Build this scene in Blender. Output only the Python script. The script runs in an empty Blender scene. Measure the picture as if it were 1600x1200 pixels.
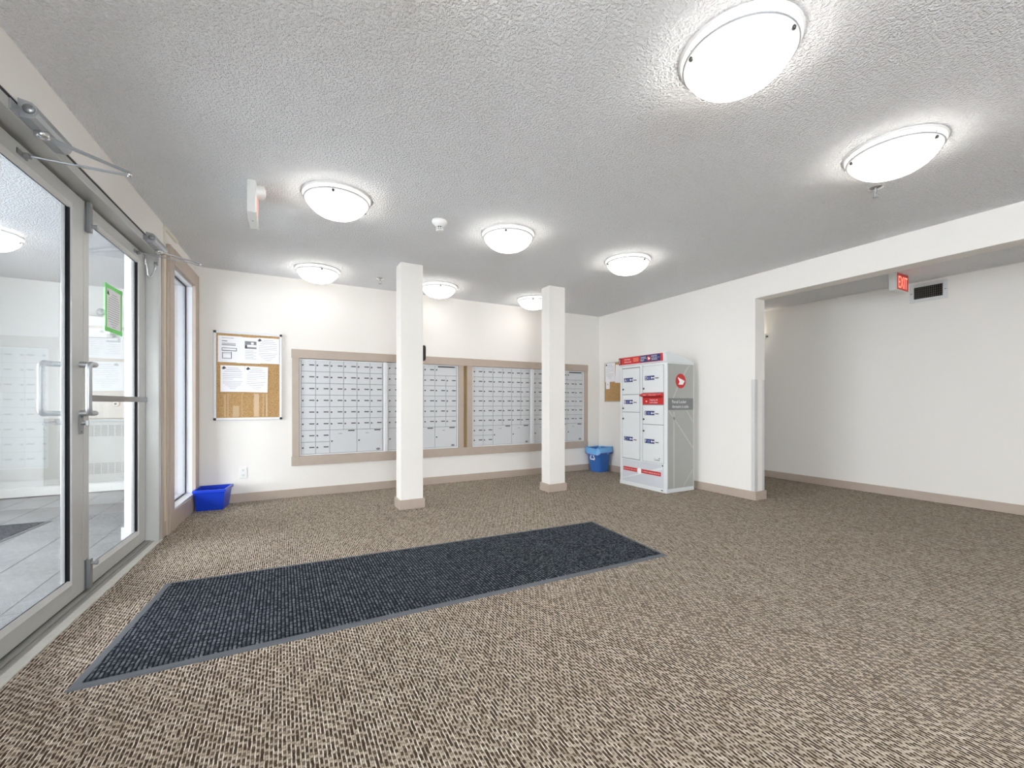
import bpy, bmesh, math, random
from mathutils import Matrix, Vector
random.seed(7)
SC = bpy.context.scene
COL = SC.collection

# ------------------------------------------------------------------ camera, world, light, exposure
H = 2.44                       # lobby ceiling height
AL = 0.054                     # the entrance wall stands a few degrees off square
YAW = 0.4995
cam = bpy.data.cameras.new('camera')
cam.sensor_width = 36.0
cam.lens = 36.0 * 663.0 / 1600.0
cam.shift_x = -2.0 / 1600.0
cam.shift_y = 30.8 / 1600.0
cam.clip_start = 0.02
cam_o = bpy.data.objects.new('camera', cam)
COL.objects.link(cam_o)
cam_o.location = (0, 0, 1.0435)
cam_o.rotation_euler = (math.radians(90), 0, -YAW)
SC.camera = cam_o

w = bpy.data.worlds.new('overcast_sky')
SC.world = w
w.use_nodes = True
bg = w.node_tree.nodes['Background']
bg.inputs['Color'].default_value = (0.88, 0.94, 1.0, 1)
bg.inputs['Strength'].default_value = 13.0

SC.view_settings.view_transform = 'Standard'
SC.view_settings.look = 'None'
SC.view_settings.gamma = 1.0
SC.view_settings.use_curve_mapping = False
SC.view_settings.exposure = 0.50
LAMP = 5.6                     # radiance of the frosted bowls
BULB = 5.0                     # watts of the bulb over each bowl


def portal(name, loc, rot, sx, sy):
    """sky portal in an exterior glass wall: guides sampling of the sky, gives no light of its own"""
    l = bpy.data.lights.new(name, 'AREA')
    l.shape = 'RECTANGLE'
    l.size, l.size_y = sx, sy
    l.cycles.is_portal = True
    o = bpy.data.objects.new(name, l)
    COL.objects.link(o)
    o.location = loc
    o.rotation_euler = rot


# ------------------------------------------------------------------ colours and materials
def lin(c):
    return tuple(((v / 255.0) / 12.92 if v <= 10.3 else ((v / 255.0 + 0.055) / 1.055) ** 2.4) for v in c) + (1,)


class NT:
    """small helper around a material's node tree"""
    def __init__(self, name):
        self.m = bpy.data.materials.new(name)
        self.m.use_nodes = True
        self.t = self.m.node_tree
        self.b = self.t.nodes['Principled BSDF']
        self.out = self.t.nodes['Material Output']

    def n(self, kind, **kw):
        x = self.t.nodes.new(kind)
        for k, v in kw.items():
            setattr(x, k, v)
        return x

    def l(self, a, b):
        self.t.links.new(a, b)

    def math(self, op, a, b=None, c=None):
        x = self.n('ShaderNodeMath', operation=op)
        for i, v in enumerate((a, b, c)):
            if v is None:
                continue
            if isinstance(v, (int, float)):
                x.inputs[i].default_value = v
            else:
                self.l(v, x.inputs[i])
        return x.outputs[0]


def mat(name, rgb, rough=0.5, metal=0.0, bump=0.0, scale=60.0, var=0.0, spec=0.5, coat=0.0):
    k = NT(name)
    k.b.inputs['Base Color'].default_value = lin(rgb)
    k.b.inputs['Roughness'].default_value = rough
    k.b.inputs['Metallic'].default_value = metal
    k.b.inputs['Specular IOR Level'].default_value = spec
    k.b.inputs['Coat Weight'].default_value = coat
    tc = k.n('ShaderNodeTexCoord')
    nz = k.n('ShaderNodeTexNoise')
    nz.inputs['Scale'].default_value = scale
    nz.inputs['Detail'].default_value = 3.0
    k.l(tc.outputs['Object'], nz.inputs['Vector'])
    if bump:
        bp = k.n('ShaderNodeBump')
        bp.inputs['Strength'].default_value = bump
        bp.inputs['Distance'].default_value = 0.004
        k.l(nz.outputs['Fac'], bp.inputs['Height'])
        k.l(bp.outputs['Normal'], k.b.inputs['Normal'])
    if var:
        mx = k.n('ShaderNodeMix', data_type='RGBA')
        mx.inputs[6].default_value = lin([v * (1 - var) for v in rgb])
        mx.inputs[7].default_value = lin([min(255, v * (1 + var)) for v in rgb])
        k.l(nz.outputs['Fac'], mx.inputs[0])
        k.l(mx.outputs[2], k.b.inputs['Base Color'])
    return k.m


def emit(name, rgb, strength):
    k = NT(name)
    k.b.inputs['Base Color'].default_value = lin(rgb)
    k.b.inputs['Roughness'].default_value = 0.35
    k.b.inputs['Emission Color'].default_value = lin(rgb)
    k.b.inputs['Emission Strength'].default_value = strength
    return k.m


def glass(name, tint=(0.985, 0.985, 0.985), rough=0.0, refl=1.0):
    """thin sheet glass: clear transmission with a Fresnel reflection"""
    k = NT(name)
    tr = k.n('ShaderNodeBsdfTransparent')
    tr.inputs['Color'].default_value = tint + (1,)
    gl = k.n('ShaderNodeBsdfGlossy')
    gl.inputs['Roughness'].default_value = rough
    fr = k.n('ShaderNodeFresnel')
    ge = k.n('ShaderNodeNewGeometry')          # same reflectance from either side of the sheet
    k.l(k.math('MULTIPLY_ADD', ge.outputs['Backfacing'], 1 / 1.45 - 1.45, 1.45), fr.inputs['IOR'])
    mx = k.n('ShaderNodeMixShader')
    k.l(k.math('MULTIPLY', fr.outputs[0], refl), mx.inputs[0])
    k.l(tr.outputs[0], mx.inputs[1])
    k.l(gl.outputs[0], mx.inputs[2])
    k.l(mx.outputs[0], k.out.inputs['Surface'])
    return k.m


def ceiling_mat(name='stippled_ceiling', rgb=(248, 248, 249)):
    k = NT(name)
    k.b.inputs['Base Color'].default_value = lin(rgb)
    k.b.inputs['Roughness'].default_value = 0.95
    k.b.inputs['Specular IOR Level'].default_value = 0.1
    tc = k.n('ShaderNodeTexCoord')
    n1 = k.n('ShaderNodeTexNoise')
    n1.inputs['Scale'].default_value = 84.0
    n1.inputs['Detail'].default_value = 2.5
    n1.inputs['Roughness'].default_value = 0.55
    k.l(tc.outputs['Object'], n1.inputs['Vector'])
    cr = k.n('ShaderNodeValToRGB')
    cr.color_ramp.elements[0].position = 0.42
    cr.color_ramp.elements[1].position = 0.72
    k.l(n1.outputs['Fac'], cr.inputs[0])
    bp = k.n('ShaderNodeBump')
    bp.inputs['Strength'].default_value = 0.95
    bp.inputs['Distance'].default_value = 0.0085
    k.l(cr.outputs[0], bp.inputs['Height'])
    k.l(bp.outputs['Normal'], k.b.inputs['Normal'])
    return k.m


def weave(name, W, frac, strand, loop, ramp, bump, kind):
    """loop pile in columns of width W running along y: a narrow band (frac of W) of long strands or of
    groove, then a band of short loops, each loop and strand with a colour of its own"""
    k = NT(name)
    k.b.inputs['Roughness'].default_value = 0.95
    k.b.inputs['Specular IOR Level'].default_value = 0.08
    tc = k.n('ShaderNodeTexCoord')
    nz = k.n('ShaderNodeTexNoise')
    nz.inputs['Scale'].default_value = 45.0
    k.l(tc.outputs['Object'], nz.inputs['Vector'])
    sp = k.n('ShaderNodeSeparateXYZ')
    k.l(tc.outputs['Object'], sp.inputs[0])
    wob = k.math('MULTIPLY', k.math('SUBTRACT', nz.outputs['Fac'], 0.5), W * 0.45)
    x = k.math('DIVIDE', k.math('ADD', sp.outputs[0], wob), W)
    yy = k.math('ADD', sp.outputs[1], wob)
    j, fx = k.math('FLOOR', x), k.math('FRACT', x)
    band = k.math('LESS_THAN', fx, frac)

    def cell(length, stag, seed):
        y = k.math('MULTIPLY_ADD', j, stag, k.math('DIVIDE', yy, length))
        i, f = k.math('FLOOR', y), k.math('FRACT', y)
        cb = k.n('ShaderNodeCombineXYZ')
        k.l(k.math('ADD', j, seed), cb.inputs[0])
        k.l(i, cb.inputs[1])
        wn = k.n('ShaderNodeTexWhiteNoise')
        wn.noise_dimensions = '2D'
        k.l(cb.outputs[0], wn.inputs['Vector'])
        return i, f, wn.outputs['Value']

    i1, f1, r1 = cell(strand, 0.31, 0.0)
    i2, f2, r2 = cell(loop, 0.42, 57.0)
    s1 = k.math('SINE', k.math('MULTIPLY', k.math('DIVIDE', fx, frac), math.pi))
    s2 = k.math('SINE', k.math('MULTIPLY', k.math('DIVIDE', k.math('SUBTRACT', fx, frac), 1 - frac), math.pi))
    e1 = k.math('SINE', k.math('MULTIPLY', f1, math.pi))
    e2 = k.math('SINE', k.math('MULTIPLY', f2, math.pi))
    pos = lambda v: k.math('MAXIMUM', v, 0.0)
    h2 = k.math('POWER', k.math('MULTIPLY', pos(s2), pos(e2)), 0.5)
    if kind == 'carpet':
        h1 = k.math('POWER', k.math('MULTIPLY', pos(s1), pos(e1)), 0.4)
        v1 = k.math('MULTIPLY', k.math('MULTIPLY_ADD', r1, 0.38, 0.64), k.math('MULTIPLY_ADD', k.math('POWER', pos(e1), 0.35), 0.55, 0.45))
        # loops alternate between dark and tan in a stepped order
        ph = k.math('FRACT', k.math('MULTIPLY_ADD', i2, 0.4, k.math('MULTIPLY', j, 0.2)))
        dk = k.math('LESS_THAN', k.math('MULTIPLY_ADD', k.math('SUBTRACT', r2, 0.5), 0.55, ph), 0.5)
        v2 = k.math('SUBTRACT', k.math('MULTIPLY_ADD', r2, 0.22, 0.50), k.math('MULTIPLY', dk, 0.36))
    else:
        h1 = 0.0
        v1 = k.math('MULTIPLY', r1, 0.12)
        v2 = k.math('MULTIPLY_ADD', r2, 0.62, 0.34)
    v2 = k.math('MULTIPLY', v2, k.math('MULTIPLY_ADD', h2, 0.5, 0.5))  # loop colour darkened towards the edges, painting the shade between loops

    def mixv(fac, a_, b_):
        m = k.n('ShaderNodeMix', data_type='FLOAT')
        for sock, v in ((m.inputs[0], fac), (m.inputs[2], a_), (m.inputs[3], b_)):
            if isinstance(v, (int, float)):
                sock.default_value = v
            else:
                k.l(v, sock)
        return m.outputs[0]

    val = mixv(band, v2, v1)
    hgt = mixv(band, h2, h1)
    cr = k.n('ShaderNodeValToRGB')
    el = cr.color_ramp.elements
    el[0].position, el[0].color = ramp[0][0], lin(ramp[0][1])
    el[1].position, el[1].color = ramp[-1][0], lin(ramp[-1][1])
    for p, c in ramp[1:-1]:
        e = el.new(p)
        e.color = lin(c)
    k.l(val, cr.inputs[0])
    k.l(cr.outputs[0], k.b.inputs['Base Color'])
    bp = k.n('ShaderNodeBump')
    bp.inputs['Strength'].default_value = bump
    bp.inputs['Distance'].default_value = 0.005
    k.l(hgt, bp.inputs['Height'])
    k.l(bp.outputs['Normal'], k.b.inputs['Normal'])
    return k.m


def cork_mat():
    k = NT('cork')
    k.b.inputs['Roughness'].default_value = 0.85
    tc = k.n('ShaderNodeTexCoord')
    n1 = k.n('ShaderNodeTexNoise')
    n1.inputs['Scale'].default_value = 140.0
    n1.inputs['Detail'].default_value = 4.0
    k.l(tc.outputs['Object'], n1.inputs['Vector'])
    cr = k.n('ShaderNodeValToRGB')
    e = cr.color_ramp.elements
    e[0].position, e[0].color = 0.3, lin((150, 112, 66))
    e[1].position, e[1].color = 0.7, lin((208, 170, 118))
    k.l(n1.outputs['Fac'], cr.inputs[0])
    k.l(cr.outputs[0], k.b.inputs['Base Color'])
    return k.m


def bowl_mat():
    """frosted bowl lit by the bulbs in its belly: brightest low down, softer at the rim"""
    k = NT('frosted_bowl_glass')
    k.b.inputs['Base Color'].default_value = lin((205, 205, 205))
    k.b.inputs['Roughness'].default_value = 0.3
    k.b.inputs['Emission Color'].default_value = lin((255, 251, 246))
    tc = k.n('ShaderNodeTexCoord')
    sp = k.n('ShaderNodeSeparateXYZ')
    k.l(tc.outputs['Object'], sp.inputs[0])
    mr = k.n('ShaderNodeMapRange')
    mr.interpolation_type = 'SMOOTHSTEP'
    mr.inputs['From Min'].default_value = -0.030
    mr.inputs['From Max'].default_value = -0.105
    mr.inputs['To Min'].default_value = 0.16
    mr.inputs['To Max'].default_value = LAMP
    k.l(sp.outputs[2], mr.inputs['Value'])
    k.l(mr.outputs[0], k.b.inputs['Emission Strength'])
    return k.m


def tile_mat():
    k = NT('grey_porcelain')
    k.b.inputs['Roughness'].default_value = 0.42
    tc = k.n('ShaderNodeTexCoord')
    n1 = k.n('ShaderNodeTexNoise')
    n1.inputs['Scale'].default_value = 3.0
    n1.inputs['Detail'].default_value = 6.0
    k.l(tc.outputs['Object'], n1.inputs['Vector'])
    cr = k.n('ShaderNodeValToRGB')
    e = cr.color_ramp.elements
    e[0].position, e[0].color = 0.35, lin((120, 122, 124))
    e[1].position, e[1].color = 0.7, lin((140, 142, 144))
    k.l(n1.outputs['Fac'], cr.inputs[0])
    k.l(cr.outputs[0], k.b.inputs['Base Color'])
    return k.m


M = {}
M['wall'] = mat('cream_wall_paint', (243, 239, 233), 0.7, bump=0.06, scale=240, spec=0.2)
M['ceiling'] = ceiling_mat()
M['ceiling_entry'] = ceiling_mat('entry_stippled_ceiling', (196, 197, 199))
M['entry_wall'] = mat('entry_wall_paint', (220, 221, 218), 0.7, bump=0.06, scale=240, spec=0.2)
M['trim'] = mat('taupe_trim_paint', (186, 170, 156), 0.45, var=0.03, scale=14)
M['cream_strip'] = mat('bare_cream_strip', (226, 214, 190), 0.6)
M['raceway'] = mat('cream_raceway', (234, 229, 214), 0.5)
M['gold'] = mat('brown_wood_recess', (160, 132, 84), 0.6, var=0.1)
M['carpet'] = weave('woven_carpet', 0.0118, 0.34, 0.034, 0.0125,
                    [(0.0, (50, 41, 33)), (0.22, (90, 76, 63)), (0.45, (157, 142, 124)), (0.72, (208, 195, 177)), (1.0, (248, 241, 228))],
                    0.7, 'carpet')
M['pile'] = weave('charcoal_mat_pile', 0.0165, 0.30, 0.02, 0.0105,
                  [(0.0, (20, 23, 29)), (0.3, (48, 53, 61)), (0.6, (84, 90, 98)), (1.0, (140, 145, 152))],
                  0.9, 'mat')
M['rubber'] = mat('grey_rubber_edge', (96, 100, 106), 0.55, bump=0.03)
M['alu'] = mat('painted_aluminium', (200, 200, 197), 0.38, metal=0.35, var=0.015, scale=8)
M['alu_dark'] = mat('worn_aluminium', (150, 152, 153), 0.35, metal=0.75)
M['closer'] = mat('silver_closer_paint', (172, 175, 178), 0.32, metal=0.6)
M['steel'] = mat('brushed_steel', (188, 191, 193), 0.42, metal=0.8)
M['chrome'] = mat('chrome', (225, 226, 228), 0.08, metal=1.0)
M['gasket'] = mat('black_gasket_gap_shade', (22, 25, 32), 0.5)  # also serves as painted shade in the header and mailbox gaps
M['threshold'] = mat('threshold_strip', (208, 206, 198), 0.5, var=0.05, scale=30)
M['thr_metal'] = mat('threshold_metal', (158, 158, 152), 0.42, metal=0.5, var=0.05, scale=40)
M['glass'] = glass('clear_sheet_glass', refl=1.2)
M['white'] = mat('white_vinyl', (236, 237, 239), 0.35)
M['vinyl'] = mat('window_vinyl', (214, 215, 218), 0.45)
M['white_plastic'] = mat('white_plastic', (240, 239, 235), 0.4)
M['offwhite'] = mat('offwhite_metal', (228, 228, 224), 0.4)
M['paper'] = mat('white_paper', (245, 244, 246), 0.8)
M['ink'] = mat('grey_print', (176, 176, 182), 0.8)
M['ink_dark'] = mat('dark_print', (70, 72, 78), 0.8)
M['ink_mid'] = mat('mid_grey_print', (132, 133, 138), 0.8)
M['tape'] = mat('green_masking_tape', (118, 226, 110), 0.55)
M['clear_tape'] = mat('old_tape_residue', (198, 166, 122), 0.3)
M['cork'] = cork_mat()
M['black'] = mat('black_plastic', (34, 35, 38), 0.45)
M['mail'] = mat('mailbox_enamel', (214, 216, 218), 0.4)
M['mail_gap'] = mat('mailbox_carcass', (128, 129, 130), 0.5)
M['slot'] = mat('name_slot', (82, 82, 84), 0.5)
M['locker'] = mat('locker_enamel', (226, 229, 229), 0.38)
M['locker_grey'] = mat('locker_side_print', (170, 171, 166), 0.45, var=0.02, scale=3)
M['locker_line'] = mat('locker_side_linework', (190, 191, 186), 0.45)
M['locker_dark'] = mat('locker_grey_band', (122, 124, 124), 0.45)
M['red'] = mat('post_red', (206, 40, 38), 0.4)
M['red_dark'] = mat('dark_red', (140, 26, 26), 0.45)
M['navy'] = mat('post_navy', (38, 50, 110), 0.4)
M['blue'] = mat('blue_bin_plastic', (20, 62, 196), 0.30)
M['blue2'] = mat('waste_bin_plastic', (58, 112, 190), 0.4)
M['liner'] = mat('blue_bag_film', (112, 176, 230), 0.28)
M['drawstring'] = mat('purple_drawstring', (118, 92, 170), 0.4)
M['bowl'] = bowl_mat()
M['sconce'] = emit('sconce_glass', (255, 246, 230), 7.0)
M['exit_red'] = emit('exit_letters', (255, 150, 128), 1.0)
M['exit_face'] = emit('exit_face', (206, 62, 50), 0.05)
M['vent_dark'] = mat('duct_dark', (38, 36, 32), 0.8)
M['vent'] = mat('vent_enamel', (222, 222, 220), 0.4)
M['louver'] = mat('louver_grey', (120, 117, 108), 0.5)
M['heater'] = mat('heater_enamel', (172, 175, 169), 0.45)
M['grille'] = mat('heater_grille', (132, 134, 130), 0.5)
M['tile'] = tile_mat()
M['grout'] = mat('grout', (118, 119, 119), 0.9)
M['concrete'] = mat('light_bounce_paving', (228, 230, 233), 0.9, var=0.03, scale=4)  # unseen ground whitened to bounce daylight up to the ceilings
M['guard'] = glass('clear_plastic_guard', tint=(0.95, 0.955, 0.965), rough=0.15, refl=1.2)
M['knob'] = mat('dark_nickel', (96, 96, 94), 0.3, metal=0.9)


# ------------------------------------------------------------------ mesh building
class MB:
    def __init__(self):
        self.v, self.f, self.mi = [], [], []
        self.smooth = []

    def add(self, vs, fs, sm=False, mi=0):
        b = len(self.v)
        self.v += [tuple(p) for p in vs]
        for f in fs:
            self.f.append([b + i for i in f])
            self.smooth.append(sm)
            self.mi.append(mi)
        return self

    def box(self, x0, x1, y0, y1, z0, z1, c=0.0):
        """box with optional chamfered long edges (c)"""
        x0, x1 = sorted((x0, x1)); y0, y1 = sorted((y0, y1)); z0, z1 = sorted((z0, z1))
        if not c:
            vs = [(x, y, z) for z in (z0, z1) for (x, y) in ((x0, y0), (x1, y0), (x1, y1), (x0, y1))]
            return self.add(vs, [(3, 2, 1, 0), (4, 5, 6, 7), (0, 1, 5, 4), (1, 2, 6, 5), (2, 3, 7, 6), (3, 0, 4, 7)])
        bm = bmesh.new()
        bmesh.ops.create_cube(bm, size=1.0)
        for v in bm.verts:
            v.co = Vector(((x0 + x1) / 2 + v.co.x * (x1 - x0), (y0 + y1) / 2 + v.co.y * (y1 - y0), (z0 + z1) / 2 + v.co.z * (z1 - z0)))
        bmesh.ops.bevel(bm, geom=list(bm.edges), offset=c, segments=1, affect='EDGES', clamp_overlap=True)
        bm.verts.index_update()
        vs = [tuple(v.co) for v in bm.verts]
        fs = [[v.index for v in f.verts] for f in bm.faces]
        bm.free()
        return self.add(vs, fs)

    def hexa(self, bottom, top):
        vs = list(bottom) + list(top)
        return self.add(vs, [(3, 2, 1, 0), (4, 5, 6, 7), (0, 1, 5, 4), (1, 2, 6, 5), (2, 3, 7, 6), (3, 0, 4, 7)])

    def extrude(self, pts, d):
        """closed polygon of 3-D points pushed along vector d"""
        n = len(pts)
        vs = [tuple(p) for p in pts] + [tuple(Vector(p) + Vector(d)) for p in pts]
        fs = [list(range(n))[::-1], list(range(n, 2 * n))] + [(i, (i + 1) % n, n + (i + 1) % n, n + i) for i in range(n)]
        return self.add(vs, fs)

    def tube(self, path, r, seg=12, caps=True):
        P = [Vector(p) for p in path]
        rr = r if isinstance(r, (list, tuple)) else [r] * len(P)
        rings = []
        up = None
        for i, p in enumerate(P):
            t = (P[min(i + 1, len(P) - 1)] - P[max(i - 1, 0)]).normalized()
            if up is None:
                up = Vector((0, 0, 1)) if abs(t.z) < 0.9 else Vector((1, 0, 0))
            a = (up - t * up.dot(t)).normalized()
            up = a
            b = t.cross(a)
            rings.append([p + (a * math.cos(2 * math.pi * k / seg) + b * math.sin(2 * math.pi * k / seg)) * rr[i] for k in range(seg)])
        vs = [v for ring in rings for v in ring]
        fs = [(i * seg + k, i * seg + (k + 1) % seg, (i + 1) * seg + (k + 1) % seg, (i + 1) * seg + k) for i in range(len(P) - 1) for k in range(seg)]
        self.add(vs, fs, sm=True)
        if caps:
            self.add(rings[0], [list(range(seg))[::-1]])
            self.add(rings[-1], [list(range(seg))])
        return self

    def lathe(self, prof, c=(0, 0, 0), seg=40, axis='z', sm=True):
        vs, n = [], len(prof)
        for k in range(seg):
            a = 2 * math.pi * k / seg
            for r, h in prof:
                q = (r * math.cos(a), r * math.sin(a), h)
                if axis == 'x':
                    q = (h, q[0], q[1])
                elif axis == 'y':
                    q = (q[0], h, q[1])
                vs.append((c[0] + q[0], c[1] + q[1], c[2] + q[2]))
        fs = [(k * n + i, ((k + 1) % seg) * n + i, ((k + 1) % seg) * n + i + 1, k * n + i + 1) for k in range(seg) for i in range(n - 1)]
        return self.add(vs, fs, sm=sm)

    def frame(self, axis, d0, d1, a0, a1, b0, b1, w):
        """rectangular ring; axis = direction of its thickness (0 x, 1 y), a = the other ground axis, b = z"""
        def bx(p0, p1, q0, q1):
            if axis == 0:
                self.box(d0, d1, p0, p1, q0, q1)
            else:
                self.box(p0, p1, d0, d1, q0, q1)
        bx(a0, a1, b0, b0 + w); bx(a0, a1, b1 - w, b1)
        bx(a0, a0 + w, b0 + w, b1 - w); bx(a1 - w, a1, b0 + w, b1 - w)
        return self

    def mesh(self, name, off=(0, 0, 0)):
        me = bpy.data.meshes.new(name)
        me.from_pydata([(x - off[0], y - off[1], z - off[2]) for x, y, z in self.v], [], self.f)
        for p, s in zip(me.polygons, self.smooth):
            p.use_smooth = s
        bm = bmesh.new()
        bm.from_mesh(me)
        bmesh.ops.recalc_face_normals(bm, faces=bm.faces)
        bm.to_mesh(me)
        bm.free()
        me.update()
        return me


def B(*a, **k):
    return MB().box(*a, **k)


# frames: W = world axes, L = entrance wall (x = out into the room, y = along the wall, z up)
_n = Vector((math.cos(AL), -math.sin(AL), 0)); _a = Vector((math.sin(AL), math.cos(AL), 0))
L_ORG = _n * (-1.035 * math.cos(AL))


def toW(fr, p):
    if fr == 'W':
        return Vector(p)
    return L_ORG + _n * p[0] + _a * p[1] + Vector((0, 0, p[2]))


ROT = {'W': 0.0, 'L': -AL}


def link(name, me, m, parent=None, loc=(0, 0, 0), rz=0.0):
    o = bpy.data.objects.new(name, me)
    COL.objects.link(o)
    if m is not None:
        me.materials.clear()
        me.materials.append(m if not isinstance(m, str) else M[m])
    o.location = loc
    o.rotation_euler = (0, 0, rz)
    if parent:
        o.parent = parent
    return o


def struct(name, mb, m, fr='W', label=None, base=None):
    base = base or (0, 0, 0)
    o = link(name, mb.mesh(name, base), m, None, toW(fr, base), ROT[fr])
    o['kind'] = 'structure'
    if label:
        o['label'] = label
    return o


def sub(parent, name, mb, m, off=(0, 0, 0), label=None, loc=(0, 0, 0)):
    """a part; off = the frame point where the parent's origin stands"""
    o = link(name, mb.mesh(name, off), m, parent, loc)
    if label:
        o['label'] = label
    return o


class Thing:
    def __init__(s, name, label, cat, base, fr='W', group=None):
        s.base, s.fr = base, fr
        e = bpy.data.objects.new(name, None)
        COL.objects.link(e)
        e.empty_display_size = 0.05
        e.location = toW(fr, base)
        e.rotation_euler = (0, 0, ROT[fr])
        e['label'], e['category'] = label, cat
        if group:
            e['group'] = group
        s.o = e

    def part(s, name, mb, m, label=None, parent=None):
        return sub(parent or s.o, name, mb, m, s.base, label)

    def text(s, name, txt, m, at, right, up, h, width=None, parent=None, align='LEFT', depth=0.0008):
        me = text_mesh(txt, at, right, up, h, width, align, depth, s.base)
        return link(name, me, m, parent or s.o)


def single(name, mb, m, label, cat, base, fr='W', group=None):
    o = link(name, mb.mesh(name, base), m, None, toW(fr, base), ROT[fr])
    o['label'], o['category'] = label, cat
    if group:
        o['group'] = group
    return o


def copy_tree(o, parent=None):
    c = o.copy()
    COL.objects.link(c)
    if parent:
        c.parent = parent
    for ch in list(o.children):
        copy_tree(ch, c)
    return c


def text_mesh(txt, at, right, up, h, width=None, align='LEFT', depth=0.0008, off=(0, 0, 0)):
    cu = bpy.data.curves.new('lettering', 'FONT')
    cu.body = txt
    cu.size = 1.0
    cu.resolution_u = 3
    cu.extrude = 0.0
    to = bpy.data.objects.new('lettering', cu)
    COL.objects.link(to)
    dg = bpy.context.evaluated_depsgraph_get()
    me = bpy.data.meshes.new_from_object(to.evaluated_get(dg))
    bpy.data.objects.remove(to)
    bpy.data.curves.remove(cu)
    xs = [v.co.x for v in me.vertices]
    x0, x1 = min(xs), max(xs)
    ys = [v.co.y for v in me.vertices]
    nl = txt.count('\n') + 1
    sc = h / 0.70                            # cap height of the built-in face
    sx = sc if width is None else width / (x1 - x0)
    r, u = Vector(right).normalized(), Vector(up).normalized()
    nrm = r.cross(u)
    sh = {'LEFT': x0, 'CENTER': (x0 + x1) / 2, 'RIGHT': x1}[align]
    A = Vector(at) - Vector(off)
    for v in me.vertices:
        v.co = A + r * ((v.co.x - sh) * sx) + u * (v.co.y * sc) + nrm * depth
    return me


# ------------------------------------------------------------------ the shell
YB, XR, XC, YN, YF = 5.33, 4.485, 6.09, -3.2, 8.0
XRB = XR + 0.17
ZB, ZC = 2.18, 2.37
YE = 2.77                      # where the right wall ends and the passage opens
RISE = 0.0

# carpet polygon follows the entrance wall
pL0, pL1 = toW('L', (0.004, YN / math.cos(AL), 0)), toW('L', (0.004, 5.45, 0))
fl = MB().extrude([(pL0.x, YN, -0.05), (XC + 0.05, YN, -0.05), (XC + 0.05, YF, -0.05), (XRB - 0.08, YF, -0.05), (XRB - 0.08, YB + 0.05, -0.05), (pL1.x, YB + 0.05, -0.05)], (0, 0, 0.05))
struct('floor_light_block', B(-3.5, XC + 0.12, YN - 0.12, YF + 0.1, -0.12, -0.052), 'concrete')  # unseen slab added to stop sky light leaking in from below
floor = struct('floor', fl, 'carpet', label='brown and beige woven loop carpet of the lobby')
ce0, ce1 = toW('L', (-0.06, YN - 0.1, 0)), toW('L', (-0.06, 7.0, 0))
struct('ceiling', MB().extrude([(ce0.x, YN - 0.1, H), (XR + 0.02, YN - 0.1, H), (XR + 0.02, 7.0, H), (ce1.x, 7.0, H)], (0, 0, 0.08)), 'ceiling', label='grey-white stippled ceiling of the lobby')
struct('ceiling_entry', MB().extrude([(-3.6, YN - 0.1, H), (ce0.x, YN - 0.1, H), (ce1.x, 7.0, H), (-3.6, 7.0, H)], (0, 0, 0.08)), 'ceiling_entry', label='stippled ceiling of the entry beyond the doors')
struct('ceiling_passage', B(XR + 0.02, XC + 0.1, YN - 0.1, YF + 0.1, ZC, H + 0.08), 'ceiling', label='lower stippled ceiling over the passage')
struct('wall_corridor', B(XC, XC + 0.12, YN, YF, 0, ZC), 'wall', label='plain cream wall of the passage behind the opening')
struct('wall_passage_end', B(XRB, XC, YF, YF + 0.1, 0, ZC), 'wall')
wf = MB()
FX0, FX1 = -0.9, 1.1
wf.box(-1.5, FX0, YN - 0.12, YN, 0, H)
wf.box(FX1, XC + 0.12, YN - 0.12, YN, 0, H)
wf.box(FX0, FX1, YN - 0.12, YN, 0, 0.35)
wf.box(FX0, FX1, YN - 0.12, YN, 2.222, H)
struct('wall_front', wf, 'wall')
w4 = MB().frame(1, YN - 0.09, YN - 0.04, -0.7, 4.0, 0.35, 2.222, 0.05)  # unseen window added behind the camera as daylight fill
for x_ in ((FX0 + FX1) / 2,):
    w4.box(x_ - 0.03, x_ + 0.03, YN - 0.09, YN - 0.04, 0.40, 2.172)
struct('fill_window_4', w4, 'alu', label='added unseen window in the wall behind the camera, for daylight fill')
struct('fill_window_4_pane', B(FX0 + 0.04, FX1 - 0.04, YN - 0.068, YN - 0.062, 0.40, 2.18), 'glass')
portal('sky_portal_front', ((FX0 + FX1) / 2, YN - 0.11, 1.286), (math.radians(90), 0, 0), FX1 - FX0, 1.87)
struct('wall_right', B(XR, XRB, YE, YF, 0, H), 'wall', label='cream wall behind the parcel locker, ending at the passage')
struct('beam', B(XR, XRB, YN, YE, ZB, H), 'wall', label='cream dropped beam over the passage opening')

# back wall with the opening for the mailboxes (x 0.17-4.17, z 0.46-1.55)
MX0, MX1, MZ0, MZ1 = 0.165, 4.17, 0.455, 1.555
bw = MB()
bw.box(-0.80, MX0, YB, YB + 0.14, 0, H)
bw.box(MX1, XR, YB, YB + 0.14, 0, H)
bw.box(MX0, MX1, YB, YB + 0.14, 0, MZ0)
bw.box(MX0, MX1, YB, YB + 0.14, MZ1, H)
struct('wall_back', bw, 'wall', label='cream back wall around the mailboxes')

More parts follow.
